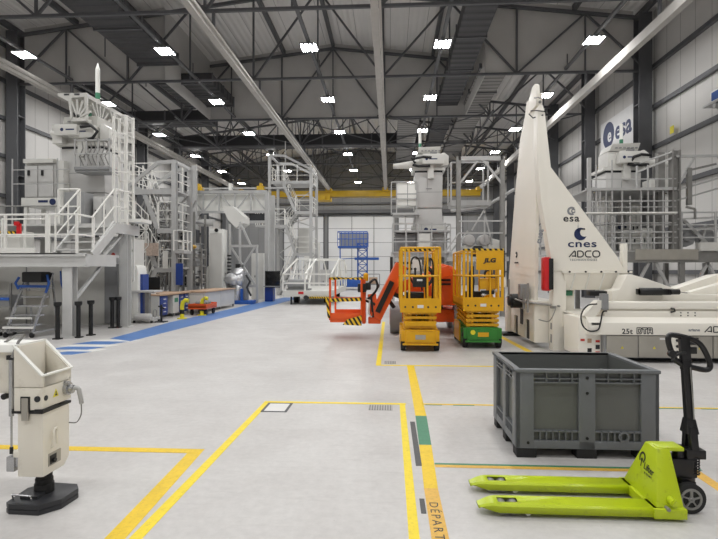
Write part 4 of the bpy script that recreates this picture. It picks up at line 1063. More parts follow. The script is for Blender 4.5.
    t.part('leg_pad', MB().box(2.78, 3.28, 13.0, 13.5, 0, .06).cyl((3.02, 13.22, .06), (3.02, 13.22, .2), .09, 16), M['black'])
    # base carriage with its dark openings
    b = MB().prism([(10.95, .12), (11.35, .12), (11.35, .55), (11.7, .55), (11.7, .12), (12.35, .12), (12.35, .55), (12.7, .55), (12.7, .12), (13.05, .12), (13.05, .85), (10.95, .92)], 'yz', 2.98, 3.3)
    bc = t.part('base_carriage', b, W, bevel=.01)
    t.pieces('carriage_opening', MB().box(3.02, 3.06, 11.36, 11.69, .12, .54).box(3.02, 3.06, 12.36, 12.69, .12, .54).box(2.972, 2.98, 11.85, 12.1, .4, .75), M['ink'], bc)
    t.part('carriage_deck', MB().box(2.95, 3.5, 10.9, 13.2, .92, .98), W, bevel=.008)
    # red cover, motor, clamps and hoses
    rc = at(546, 276, 10.75)
    t.part('red_cover', MB().prism([(10.5, 1.2), (10.72, 1.2), (10.72, 1.88), (10.5, 1.88)], 'yz', rc.x - .12, rc.x + .04), M['red'], label='red plastic cover', bevel=.05)
    t.part('cover_side', MB().box(rc.x - .02, rc.x + .075, 10.49, 10.72, 1.23, 1.85), M['black'], bevel=.02)
    t.part('motor', MB().cyl((2.72, 11.9, .93), (2.98, 11.9, .93), .16, 18).cyl((2.66, 11.9, .93), (2.72, 11.9, .93), .11, 16), M['black'])
    t.part('junction_box', MB().box(2.78, 2.95, 11.3, 11.5, 1.0, 1.32), M['grey_m'], bevel=.01)
    t.part('clamp_bar', MB().tube([(2.9, 13.0, 1.02), (2.75, 12.4, 1.0), (2.8, 11.0, .95), (3.22, 10.62, .92)], .022, 8).bar((2.8, 11.1, .8), (2.8, 11.1, 1.25), .04).bar((2.85, 12.7, .9), (2.85, 12.7, 1.4), .04).bar((2.82, 10.85, .75), (2.82, 10.85, 1.35), .035), M['galv'])
    t.part('tension_rod', MB().tube([(2.8, 12.95, 1.45), (2.8, 12.95, 2.1)], .018, 8), M['ink'])
    t.part('wall_bracket', MB().prism([(13.3, 1.35), (12.95, 1.2), (12.95, 1.25), (13.25, 1.75)], 'yz', 2.7, 2.85), W)
    # beam under the fin with slanted plates
    bm = t.part('cradle_beam', MB().hexa([(3.52, YF + .1, 1.22), (4.62, YF + .1, 1.22), (4.62, YF + .9, 1.22), (3.52, YF + .9, 1.22)], [(3.45, YF - .05, 1.56), (4.7, YF - .05, 1.56), (4.7, YF + .9, 1.56), (3.45, YF + .9, 1.56)]), W, bevel=.01)
    t.part('beam_flange', MB().box(3.42, 4.76, YF - .07, YF + .35, 1.56, 1.6), W, bm)
    for x in (3.62, 3.9, 4.18, 4.46): t.part('rib', MB().hexa([(x + .0, YF + .07, 1.22), (x + .02, YF + .07, 1.22), (x + .02, YF + .12, 1.22), (x, YF + .12, 1.22)], [(x + .03, YF - .1, 1.56), (x + .05, YF - .1, 1.56), (x + .05, YF, 1.56), (x + .03, YF, 1.56)]), M['curb'], bm)
    for x in (3.55, 3.86, 4.16, 4.44, 4.68): t.part('bolt', MB().cyl((x, YF - .09, 1.585), (x, YF - .05, 1.585), .018, 10), M['ink'], bm)
    t.part('beam_post', MB().box(4.63, 4.72, YF + .05, YF + .2, 1.6, 2.15), W, bevel=.006)
    t.part('lower_panel', MB().box(3.52, 3.75, YF + .25, YF + .32, .6, 1.25), W)
    t.part('green_socket', MB().box(3.55, 3.7, YF + .2, YF + .25, 1.1, 1.2), M['green'])
transport_frame()

# ------------------------------------------------------------------ long white heavy transporter
def transporter():
    YF = 9.3
    t = Thing('heavy_transporter', 'long low cream transporter with grey cabinet doors and dark lettering, behind the pallet truck tiller', 'transporter', (6.0, 10.2, 0))
    XE = 10.5
    P = lambda x, y: at(x, y, YF)
    xl = P(604, 300).x
    # cabinets
    c = t.part('cabinet_body', MB().box(3.72, XE, YF + .02, 11.2, .09, .5), M['grey_m'])
    xs = [3.75]
    doors = [(3.77, 4.29), (4.31, 4.83), (5.12, 5.54), (5.56, 6.08), (6.10, 6.62), (6.64, 7.16)]
    for a, b_ in doors:
        d = t.part('cabinet_door', MB().box(a, b_, YF - .005, YF + .02, .1, .475), M['cabinet'], bevel=.004)
        m_ = (a + b_) / 2
        t.part('door_sticker', MB().prism([(m_ - .025, .25), (m_ + .025, .25), (m_, .295)], 'xz', YF - .008, YF - .005), M['yellow_sign'], d)
    t.part('door_sticker', MB().box(4.66, 4.79, YF - .008, YF - .005, .41, .44), M['board'])
    cp = t.part('control_column', MB().box(4.85, 5.1, YF - .01, YF + .03, .09, .5), W)
    for k, z in enumerate((.2, .3, .4)): t.part('switch', MB().cyl((4.95, YF - .01, z), (4.95, YF - .03, z), .025, 12), M['ink'], cp)
    t.part('black_panel', MB().box(5.14, 5.3, YF - .03, YF - .006, .33, .45), M['black'], bevel=.006)
    t.part('shadow_gap_block', MB().box(3.9, XE, YF + .3, 11.0, .0, .1), M['ink'])  # near-black block standing in for the shadow gap beneath the cabinets
    # lettered band
    bd = t.part('upper_band', MB().prism([(YF - .03, .49), (YF - .03, .70), (YF + .1, .79), (11.3, .79), (11.3, .49)], 'yz', 3.45, XE), W, bevel=.012)
    p = P(621, 333.5)
    t.part('band_lettering', MB().text('25t', .125, front(p.x, p.z, YF - .032), .002, .004, 1.05, space=1.05), M['ink'], bd)
    g = MB(); p = P(636, 333.5); y_ = YF - .034
    def st(ox, pts, lw=.012):
        for a, b_ in zip(pts, pts[1:]): g.bar((p.x + ox + a[0], y_, p.z + a[1]), (p.x + ox + b_[0], y_, p.z + b_[1]), .004, lw) if abs(a[0] - b_[0]) > abs(a[1] - b_[1]) * .3 else g.bar((p.x + ox + a[0], y_, p.z + a[1]), (p.x + ox + b_[0], y_, p.z + b_[1]), lw, .004, up=(0, 1, 0))
    h = .105
    st(0, [(0, 0), (0, h), (.07, h), (.085, h * .7), (.085, h * .3), (.07, 0), (0, 0)]); st(0, [(.025, .025), (.025, h - .025), (.055, h - .025), (.06, h * .5), (.055, .025), (.025, .025)])
    st(.09, [(0, h), (.085, h), (.085, h - .025), (.055, h - .025), (.055, 0), (.03, 0), (.03, h - .025), (0, h - .025), (0, h)])
    st(.175, [(0, 0), (.01, h), (.08, h), (.09, 0), (.065, 0), (.06, h * .3), (.03, h * .3), (.025, 0), (0, 0)]); st(.175, [(.03, h * .55), (.06, h * .55), (.058, h * .8), (.032, h * .8), (.03, h * .55)])
    t.part('band_lettering', g, M['ink'], bd)
    p = P(687.5, 331)
    t.part('band_lettering', MB().text('ariane', .07, front(p.x, p.z, YF - .032), .002, .004, 1.1), M['ink_grey'], bd)
    g = MB(); p = P(703.5, 332); s_ = .78
    st2 = lambda pts: st(0, [(a * s_, b_ * s_) for a, b_ in pts], .016)
    h2 = .125
    for pts in ([(0, 0), (.115, h2), (.135, h2), (.145, 0)], [(.06, .02), (.145, .02)], [(.19, 0), (.19, h2), (.27, h2), (.315, h2 * .75), (.315, h2 * .25), (.27, 0), (.19, 0)],
                [(.49, h2), (.4, h2), (.36, h2 * .75), (.36, h2 * .25), (.4, 0), (.49, 0)], [(.56, h2), (.635, h2), (.675, h2 * .75), (.675, h2 * .25), (.635, 0), (.56, 0), (.525, h2 * .25), (.525, h2 * .75), (.56, h2)]): st2(pts)
    t.part('band_lettering', g, M['ink'], bd)
    # rail beam along the top front
    rl = t.part('rail_beam', MB().box(3.78, XE, YF + .12, YF + .5, .78, .90).box(3.78, XE, YF + .16, YF + .46, .90, .935).box(3.78, XE, YF + .10, YF + .52, .935, 1.05), M['white'], bevel=.008)
    for x in (4.9, 6.05): t.part('cable_clip', MB().tube([(x, YF + .1, .95), (x + .04, YF + .06, .94), (x + .05, YF + .06, .90), (x, YF + .1, .88)], .016, 8), M['black'], rl)
    bo = MB()
    for x in (5.08, 5.2, 5.32):
        for z in (.82, .87): bo.cyl((x, YF + .115, z), (x, YF + .12, z), .012, 8)
    t.part('bolt_group', bo, M['ink'], rl)
    t.part('end_bracket', MB().box(3.72, 3.82, YF + .05, YF + .2, .92, 1.2), M['grey_m'])
    t.part('lifting_eye', MB().box(3.6, 3.9, YF + .3, YF + .5, 1.15, 1.24), M['black'], bevel=.01)
    # left front end with small labels
    le = t.part('end_panel', MB().prism([(3.33, .1), (3.72, .1), (3.72, .78), (3.33, .78)], 'xz', YF + .12, YF + .9), W, bevel=.02)
    for i, (x, z, m) in enumerate(((3.4, .36, 'red_print'), (3.52, .33, 'wood'), (3.52, .16, 'black'), (3.66, .34, 'red_print'), (3.66, .22, 'ink'), (3.66, .14, 'red_print'))):
        t.part('end_label', MB().box(x - .035, x + .035, YF + .112, YF + .12, z, z + (.04 if i in (0, 3, 5) else .075)), M[m], le)
    t.part('slanted_guard', MB().hexa([(3.4, YF + .1, .8), (3.62, YF + .1, .8), (3.62, YF + .3, .8), (3.4, YF + .3, .8)], [(3.66, YF + .1, 1.08), (3.8, YF + .1, 1.08), (3.8, YF + .3, 1.08), (3.66, YF + .3, 1.08)]), W)
    t.part('hose_loop', MB().tube(smooth([(3.62, YF + .05, 1.02), (3.45, YF - .0, 1.0), (3.32, YF - .05, .85), (3.34, YF - .05, .66), (3.45, YF - .05, .56), (3.6, YF - .05, .58), (3.66, YF - .02, .72), (3.7, YF, .88), (3.78, YF + .03, .9)]), .013, 8), M['black'])
    t.part('plug', MB().box(3.5, 3.66, YF - .03, YF + .05, .66, .70), M['black'])
    t.part('deck', MB().box(3.45, XE, YF + .1, 11.3, .76, .80), W)
    for x in (4.6, 6.6, 8.6):
        for y in (9.9, 10.8): t.part('wheel', MB().cyl((x - .15, y, .25), (x + .15, y, .25), .25, 18), M['rubber'])
    # sloping saddle arms behind the rail beam
    Q = lambda pts, Y: [(at(a, b_, Y).x, at(a, b_, Y).z) for a, b_ in pts]
    t.part('saddle_arm', MB().prism(Q([(627, 275), (632, 274.5), (648, 279), (690, 294), (718, 295), (745, 295), (745, 306), (612, 306), (612, 291), (620, 289)], 10.1), 'xz', 10.1, 10.5), W, bevel=.015)
    t.part('saddle_arm', MB().prism(Q([(672, 290), (716, 275), (760, 270), (800, 280), (800, 300), (674, 300)], 11.0), 'xz', 11.0, 11.35), W, bevel=.015)
    t.part('saddle_arm', MB().prism(Q([(690, 292), (730, 281), (790, 279), (790, 298), (690, 298)], 10.6), 'xz', 10.6, 10.8), W, bevel=.015)
    t.part('winch', MB().box(4.6, 5.15, 9.85, 10.05, 1.16, 1.27).cyl((5.1, 9.8, 1.22), (5.26, 9.8, 1.22), .05, 14).cyl((4.6, 9.9, 1.22), (5.0, 9.9, 1.22), .07, 14), M['black'], bevel=.01)
    t.part('winch_cable', MB().tube([(5.26, 9.8, 1.22), (5.4, 9.8, 1.2)], .01, 6), M['galv'])
transporter()

# ------------------------------------------------------------------ umbilical test rigs
def rig(label, x, y, dz=0., arm=-1, cone=True, z_low=2.2, body_w=1.05):
    t = Thing('test_rig', label, 'test rig', (x, y, z_low), 'white and grey test rigs')
    w = body_w / 2; Z = lambda z: z + dz
    t.part('lower_cover', MB().hexa([(x - w * 1.3, y, z_low), (x + w * 1.3, y, z_low), (x + w * 1.3, y + 1.3, z_low), (x - w * 1.3, y + 1.3, z_low)], [(x - w * .95, y + .05, Z(4.0)), (x + w * .95, y + .05, Z(4.0)), (x + w * .95, y + 1.1, Z(4.0)), (x - w * .95, y + 1.1, Z(4.0))]), M['grey_l'])
    bp = t.part('base_band', MB().box(x - w * 1.25, x + w * 1.25, y - .06, y + .2, z_low + .75, z_low + 1.0), M['white2'])
    t.part('band_emblem', MB().cyl((x - .1, y - .07, z_low + .88), (x - .1, y - .06, z_low + .88), .08, 16).box(x + .05, x + .3, y - .07, y - .06, z_low + .85, z_low + .91), M['navy'], bp)
    up = t.part('upper_cover', MB().hexa([(x - w, y, Z(4.02)), (x + w, y, Z(4.02)), (x + w, y + 1.1, Z(4.02)), (x - w, y + 1.1, Z(4.02))], [(x - w, y - .1, Z(5.35)), (x + w, y - .1, Z(5.35)), (x + w, y + 1.1, Z(5.35)), (x - w, y + 1.1, Z(5.35))]), M['grey_l'], bevel=.02)
    t.part('cover_seam', MB().box(x - w, x + w, y - .045, y + .02, Z(4.6), Z(4.62)).box(x - w * .1, x - w * .08, y - .08, y, Z(4.65), Z(5.3)), M['grey_m'], up)
    t.part('seam_fastener', MB().box(x - .1, x + .12, y - .07, y - .04, Z(4.72), Z(4.76)), M['grey_m'], up)
    t.part('neck_bracket', MB().box(x - .05, x + .18, y - .25, y - .05, Z(5.1), Z(5.62)), M['white2'], bevel=.01)
    t.part('head_beam', MB().box(x - w - .1, x + w + .1, y - .15, y + .9, Z(5.42), Z(5.52)), M['white2'])
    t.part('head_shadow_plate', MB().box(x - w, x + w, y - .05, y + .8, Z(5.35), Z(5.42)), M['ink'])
    np_ = t.part('name_plate', MB().box(x - .25, x + .55, y - .4, y - .1, Z(5.62), Z(6.0)), M['white2'], bevel=.02)
    t.part('plate_print', MB().cyl((x - .1, y - .405, Z(5.8)), (x - .1, y - .4, Z(5.8)), .05, 14).box(x - .0, x + .3, y - .404, y - .4, Z(5.78), Z(5.82)), M['navy'], np_)
    t.part('head_block', MB().box(x - w * .9, x + w, y - .1, y + .7, Z(5.52), Z(6.05)), M['white2'], bevel=.02)
    t.part('side_ear', MB().prism([(x + w - .05, Z(5.55)), (x + w + .22, Z(5.62)), (x + w + .22, Z(5.95)), (x + w + .05, Z(6.08)), (x + w - .05, Z(6.05))], 'xz', y - .2, y + .3), M['white2'], bevel=.01)
    if cone:
        t.part('cone_arm', MB().cyl((x - w * .7, y - .1, Z(5.66)), (x - w - .78, y - .2, Z(5.58)), .17, 18, .09).cyl((x - w - .78, y - .2, Z(5.58)), (x - w - .82, y - .2, Z(5.58)), .1, 16) if arm < 0 else
               MB().cyl((x + w * .9, y - .1, Z(5.7)), (x + w + .95, y - .1, Z(5.6)), .17, 18, .08), M['white2'])
        xs = x - w * .6 if arm < 0 else x + w * .6
        t.part('black_hose', MB().tube([(xs - .2, y - .35, Z(5.66)), (xs - .25 + arm * .1, y - .4, Z(5.8)), (xs + .1, y - .4, Z(5.88)), (xs + .4, y - .4, Z(5.85))], .05, 10).tube([(xs - .3, y - .3, Z(5.6)), (xs - .1, y - .35, Z(5.54)), (xs + .35, y - .35, Z(5.55))], .05, 10), M['black'])
    dk = t.part('top_deck', MB().hexa([(x - w * .85, y - .15, Z(6.08)), (x + w * .75, y - .15, Z(6.02)), (x + w * .75, y + .7, Z(6.02)), (x - w * .85, y + .7, Z(6.08))], [(x - w * .7, y - .25, Z(6.28)), (x + w * .85, y - .25, Z(6.3)), (x + w * .85, y + .7, Z(6.3)), (x - w * .7, y + .7, Z(6.28))]), M['white2'], bevel=.01)
    ho = MB()
    for k in range(6): ho.box(x - w * .55 + k * .13, x - w * .55 + k * .13 + .07, y - .245, y - .2, Z(6.13), Z(6.16))
    ho.box(x + .05, x + .3, y - .23, y - .1, Z(6.05), Z(6.1))
    t.part('deck_slots', ho, M['grey_m'], dk)
    xp = x + w * (-.6 if arm < 0 else .1)
    po = t.part('tip_pole', MB().cyl((xp, y + .2, Z(6.3)), (xp, y + .2, Z(7.05)), .055, 12), M['curb'])
    t.part('green_band', MB().cyl((xp, y + .2, Z(6.38)), (xp, y + .2, Z(6.52)), .06, 12), M['green'], po)
    return t
t2 = rig('grey and white test rig tower in the centre, behind the yellow scissor lift', 1.47, 20.0, 0, -1, z_low=2.3)
# white cases in a cage beside the centre rig
cx0, cx1, cy = .05, 1.02, 20.0
t2.part('white_case', MB().box(.28, 1.0, 19.95, 20.6, 4.1, 4.98), M['curb'], bevel=.01)
t2.part('case_seam', MB().box(.27, 1.01, 19.94, 19.95, 4.53, 4.56).box(.66, .68, 19.94, 19.95, 4.1, 4.98), M['grey_m'])
cg = MB()
for x in (cx0, .25, 1.02):
    cg.bar((x, 19.9, 3.75), (x, 19.9, 5.0), .04)
for z in (3.8, 4.35, 5.0): cg.bar((cx0, 19.9, z), (1.02, 19.9, z), .04)
t2.part('cage', cg, M['galv_l'])

def scaffold(label, x0, x1, y0, y1, levels, group=None, m=None, rails=True, cols=None, grp='work platforms', post=.1, ztop=None, braces=True, h=1.05):
    """platform tower: corner columns to the floor, decks, railings, braces"""
    m = m or M['galv_l']
    t = Thing('work_platform', label, 'work platform', ((x0 + x1) / 2, (y0 + y1) / 2, 0), grp)
    zt = ztop or max(levels)
    for x in (cols or (x0, x1)):
        for y in (y0, y1): t.part('column', MB().bar((x, y, 0), (x, y, zt), post), m)
    for z in levels:
        t.part('deck', MB().box(x0, x1, y0, y1, z - .06, z).box(x0, x1, y0 - .04, y0 + .02, z - .18, z + .0), m)
        if rails: railing(t, [(x0, y1, z), (x0, y0, z), (x1, y0, z), (x1, y1, z)], h, M['galv_l'], 1.1, .022, (.5,))
    if braces:
        zz = [0] + list(levels)
        for k, (a, b) in enumerate(zip(zz, zz[1:])):
            t.part('brace', MB().bar((x0, y0, a), (x1, y0, b), .05) if k % 2 else MB().bar((x1, y0, a), (x0, y0, b), .05), m)
    return t
t = scaffold('grey steel work platform carrying the centre test rig', .1, 2.25, 19.6, 22.2, (2.3,), post=.14)
t.part('cabinet', MB().box(.2, 1.0, 19.9, 20.8, 2.3, 3.0), M['grey_m'])
t.part('louvre_panel', MB().box(.12, .95, 19.58, 19.62, 1.1, 2.1), M['grey_l'])
for k in range(4): t.part('louvre_slot', MB().box(.15, .92, 19.56, 19.58, 1.2 + k * .22, 1.28 + k * .22), M['ink'])
t.part('stair_rail', MB().tube([(2.25, 19.6, 2.3), (2.9, 19.6, 3.1)], .03, 8).tube([(2.25, 19.6, 1.8), (2.9, 19.6, 2.6)], .03, 8), M['galv_l'])
t.part('lower_deck', MB().box(.1, 2.25, 19.6, 22.2, 3.05, 3.1).box(.1, 1.1, 19.5, 20.6, 3.7, 3.78), M['galv_l'])
railing(t, [(.15, 19.65, 3.1), (1.0, 19.65, 3.1)], .6, M['galv_l'], .5)
t.part('front_panel', MB().box(1.05, 1.5, 19.5, 19.54, 2.35, 3.0), M['white2'])
for x in (.12, .6, 1.05, 1.55, 2.05): t.part('front_post', MB().bar((x, 19.52, .9), (x, 19.52, 3.4), .05), M['galv_l'])
for z in (1.55, 2.3, 2.7, 3.1): t.part('front_rail', MB().bar((.1, 19.5, z), (2.2, 19.5, z), .045), M['galv_l'])
for k in range(4): t.part('dark_box', MB().box(.2 + .45 * k, .5 + .45 * k, 19.62, 19.9, 1.3 + .25 * (k % 3), 1.75 + .3 * (k % 2)), M['ink'] if k % 2 else M['grey_m'])
t.part('rear_stand', MB().box(.9, 2.4, 20.1, 21.6, 0, 2.24), M['grey_l'])

# portal frame right of the centre rig
def portal():
    Y = 18.5; X0, X1 = 2.42, 3.95
    t = Thing('portal_frame', 'tall brownish grey portal frame with an upper walkway, behind the green based lift', 'portal frame', (3.2, 19, 0))
    z1 = at(480, 156, Y).z
    for x in (X0, X1):
        t.part('column', MB().box(x - .075, x + .075, Y, Y + .02, 0, z1).box(x - .075, x + .075, Y + .18, Y + .2, 0, z1).box(x - .02, x + .02, Y + .02, Y + .18, 0, z1), M['galv'])
    t.part('top_beam', MB().box(X0, X1, Y, Y + .2, z1 - .14, z1), M['galv_l'])
    t.part('knee_brace', MB().bar((X0, Y + .05, z1 - 1.0), (X0 + .7, Y + .05, z1 - .1), .07), M['galv_l'])
    t.part('knee_brace', MB().bar((X1, Y + .05, z1 - 1.0), (X1 - .7, Y + .05, z1 - .1), .07), M['galv_l'])
    zw = at(480, 200, Y).z
    t.part('walkway_deck', MB().box(X0 - .2, X1 - .3, Y + .6, Y + 1.6, zw - .12, zw + .08), M['galv_l'])
    railing(t, [(X0 - .2, Y + 1.6, zw), (X0 - .2, Y + .6, zw), (X1 - .4, Y + .6, zw), (X1 - .4, Y + 1.6, zw)], 1.45, M['galv_l'], 1.4, .03, (.5,))
    t.part('drain_pipe', MB().tube([(X0 - .2, Y + .7, zw - .3), (X0 + .6, Y + .7, zw - .22), (X1 - .4, Y + .7, zw - .1), (X1 + .6, Y + .9, zw + .5)], .06, 10), M['galv_l'])
    zr = at(480, 221, Y).z; z2 = at(480, 233, Y).z
    t.part('guard_rail', MB().bar((X0, Y, zr), (X1, Y, zr), .05).bar((X0, Y, z2), (X1, Y, z2), .05).bar((X0, Y, z2), (X0 - .5, Y, z2 - .7), .05), M['galv_l'])
    t.part('stay', MB().bar((X0 + .5, Y + .3, zr - .3), (X0 + .95, Y + .3, zr + .45), .05).bar((X0 + .95, Y + .3, zr + .45), (X0 + .95, Y + .3, z2 - .3), .05).bar((X0 + .95, Y + .3, zr + .3), (X1 - .3, Y + .3, z2 - .4), .05), M['galv_l'])
    t.part('base_deck', MB().box(X0 - .4, X1 + .2, Y - .05, Y + 2.2, 1.95, 2.1), M['galv_l'])
    return t
portal()
# rounded white machine head under the portal
t = Thing('machine_head', 'white rounded twin drum machine with a dark hood above the lettered lift', 'machine', (3.1, 19.2, 2.1))
for x in (2.85, 3.4): t.part('drum', MB().cyl((x, 18.9, 2.72), (x, 19.5, 2.72), .2, 20), M['grey_l'], bevel=.02)
t.part('body', MB().box(2.7, 3.9, 19.0, 20.0, 2.1, 2.55).hexa([(3.5, 18.9, 2.1), (4.1, 18.9, 2.1), (4.1, 19.6, 2.1), (3.5, 19.6, 2.1)], [(3.55, 18.95, 2.8), (3.95, 18.95, 2.7), (3.95, 19.5, 2.7), (3.55, 19.5, 2.8)]), M['white2'], bevel=.03)
t.part('dark_hood', MB().prism([(2.9, 2.11), (3.35, 2.11), (3.35, 2.35), (3.25, 2.5), (3.0, 2.5), (2.9, 2.35)], 'xz', 18.65, 18.95), M['black'], bevel=.03)

# ------------------------------------------------------------------ right hand platform with its rig
def right_platform():
    Y = 16.0; zd = at(660, 251, Y).z
    X0, X1 = 7.0, 11.6
    t = Thing('work_platform', 'large grey work platform along the right wall with lattice legs and railings', 'work platform', (9.2, 17.5, 0), 'work platforms')
    G = M['galv']; GL = M['galv_l']
    t.part('edge_beam', MB().box(X0, X1, Y - .02, Y + .2, zd - .34, zd - .02), G)
    t.part('edge_panel', MB().box(X0 + .3, X0 + 2.1, Y - .06, Y - .02, zd - .26, zd + .05), M['cabinet'])
    t.part('deck', MB().box(X0 - 1.3, X1, Y, 20.5, zd - .05, zd), GL)
    for x in (X0, 8.7, 10.2, X1):
        for y in (Y + .1, 19.9): t.part('leg', MB().bar((x, y, 0), (x, y, zd - .3), .14), G)
    for x, s in ((X0, 1), (8.7, -1), (8.7, 1), (10.2, -1), (10.2, 1), (X1, -1)):
        t.part('leg_brace', MB().bar((x, Y + .1, .4), (x + s * .75, Y + .1, zd - .35), .08).bar((x, Y + .1, 1.2), (x + s * .38, Y + .1, 1.2), .05), GL)
    railing(t, [(X0 - 1.25, 20.3, zd), (X0 - 1.25, Y + .05, zd), (X1, Y + .05, zd)], 1.15, GL, .95, .028, (.35, .68))
    # enclosure frames higher up
    zt = at(676, 150, Y).z
    xm = at(676, 200, Y).x
    t.part('main_column', MB().box(xm - .12, xm - .08, Y - .05, Y + .2, zd, zt).box(xm + .08, xm + .12, Y - .05, Y + .2, zd, zt).box(xm - .08, xm + .08, Y + .05, Y + .09, zd, zt), G)
    t.part('rear_column', MB().box(xm - .36, xm - .16, Y + .3, Y + .5, zd, zt), G)
    xl = at(589, 160, Y).x
    t.part('left_column', MB().bar((xl, Y, zd), (xl, Y, at(589, 158, Y).z), .1), GL)
    t.part('left_column', MB().bar((xl + .3, Y + .4, zd), (xl + .3, Y + .4, at(589, 185, Y).z), .1), GL)
    for yy, w in ((189, .08), (214, .05), (223, .03), (232, .04), (201, .035), (207, .025), (243, .035), (179, .03)):
        z = at(640, yy, Y).z
        t.part('enclosure_rail', MB().bar((xl - .1, Y, z), (xm, Y, z), w), GL)
    for pxx, y0_, y1_ in ((606, 190, 250), (622, 190, 250), (630, 196, 250), (641, 189, 250), (654, 190, 250), (612, 160, 250), (663, 189, 250), (596, 165, 250), (600, 190, 250), (648, 165, 250)):
        t.part('enclosure_post', MB().bar(at(pxx, y1_, Y + .02), at(pxx, y0_, Y + .02), .04), GL)
    z189 = at(640, 189, Y).z
    t.part('upper_deck', MB().box(xl - .1, xm, Y + .05, Y + 2.5, z189 - .04, z189), GL)
    t.part('handrail', MB().tube([(xl - .1, Y - .05, at(640, 213, Y).z), (xm, Y - .05, at(640, 213, Y).z)], .026, 8), M['white3'])
    # portal to the right of the main column
    zz = at(700, 156, Y).z
    t.part('portal_beam', MB().bar((xm, Y, zz), (X1 + .4, Y, zz), .07).bar((xm + .1, Y, zz - .8), (xm + .55, Y, zz), .06).bar((xm + 1.2, Y, zz), (xm + 1.5, Y, zz - .5), .06), GL)
    t.part('portal_hanger', MB().bar(at(689, 205, Y), at(689, 168, Y), .12).bar(at(686, 171, Y), at(716, 164, Y), .06).bar(at(686, 207, Y), at(695, 209, Y), .06).bar(at(695, 209, Y), at(695, 219, Y), .05), G)
    for y0_, y1_ in ((190, 176), (200, 186), (219, 217), (229, 229)):
        t.part('long_rail', MB().bar(at(678, y0_, Y), at(726, y1_, Y + .2), .05), GL)
    t.part('upper_rail', MB().bar(at(637, 172, Y + .5), at(672, 158, Y), .05).bar(at(640, 163, Y + .5), at(672, 152, Y), .04).bar(at(637, 166, Y + .5), at(637, 190, Y + .5), .05), GL)
    t.part('diagonal_strut', MB().bar(at(683, 220, Y + .2), at(713, 250, Y + .2), .09), GL)
    t.part('diagonal_strut', MB().bar(at(706, 224, Y + .2), at(700, 250, Y + .2), .06), GL)
    for i, (pxx, pyy) in enumerate(((686, 237), (706, 238))):
        p = at(pxx, pyy, Y + .3)
        t.part('round_flange', MB().cyl(p, p + Vector((0, .12, 0)), .3, 8).cyl(p + Vector((0, -.06, 0)), p, .12, 12), M['grey_m'])
    p = at(708, 247, Y)
    t.part('white_box', MB().box(p.x - .25, p.x + .25, Y - .1, Y + .2, zd, zd + .25), M['white2'])
    # white equipment boxes and panels on the deck
    return t, zd, Y
rp, zd, RY = right_platform()
rig3 = rig('grey and white test rig tower below the round wall emblem, on the right platform', 7.8, 18.0, -.45, 1, z_low=zd, body_w=1.15)
def case(label, x0, x1, y0, y1, z0, z1, m, seams=2, name='equipment_case', cat='case', grp=None, handle=True):
    t = Thing(name, label, cat, ((x0 + x1) / 2, (y0 + y1) / 2, z0), grp)
    b = t.part('body', MB().box(x0, x1, y0, y1, z0, z1), m, bevel=min(.012, (x1 - x0) * .05))
    for k in range(1, seams):
        x = x0 + (x1 - x0) * k / seams
        t.part('door_seam', MB().box(x - .008, x + .008, y0 - .006, y0 + .01, z0 + .03, z1 - .03), M['grey_m'], b)
    if handle:
        for k in range(seams):
            x = x0 + (x1 - x0) * (k + .3) / seams
            t.part('handle', MB().box(x - .02, x + .02, y0 - .03, y0, (z0 + z1) / 2 - .06, (z0 + z1) / 2 + .06), M['ink'], b)
    return t
Y = RY + .6
for (a, b, c, d, lb, m) in ((624, 640, 230, 250, 'white square case low on the right platform, left of its neighbours', 'white2'), (642, 658, 228, 250, 'larger white square case on the right platform beside the main column', 'curb'),
                         (604, 611, 196, 250, 'narrow white panel standing at the left end of the right platform', 'white2')):
    p, q = at(a, d, Y), at(b, c, Y)
    case(lb, p.x, q.x, Y, Y + .5, zd, q.z, M[m])
Y = RY + 1.2
p, q = at(656, 178, Y), at(676, 165, Y)
ud = at(640, 189, RY).z
t = Thing('equipment_case', 'white long case with a striped edge on the upper deck right of the rig', 'case', ((p.x + q.x) / 2, Y + .3, ud))
t.part('body', MB().box(p.x - .15, q.x - .12, Y, Y + .6, ud, ud + .5), M['white2'], bevel=.01)
t.part('striped_edge', MB().box(p.x - .5, q.x - .3, Y - .02, Y - .005, ud + .02, ud + .2), M['hazard'])
# pipework and dark gear inside the right enclosure
for k, (a, b, c, d, lb, m) in enumerate(((609, 618, 200, 240, 'dark grey tall panel inside the right enclosure', 'grey_m'), (648, 660, 196, 222, 'grey instrument rack inside the right enclosure, upper right', 'grey_m'), (632, 640, 204, 226, 'pale control box inside the right enclosure', 'white2'))):
    p, q = at(a, d, RY + 1.1), at(b, c, RY + 1.1)
    case(lb, p.x, q.x, RY + 1.1, RY + 1.5, zd, q.z, M[m], 2)
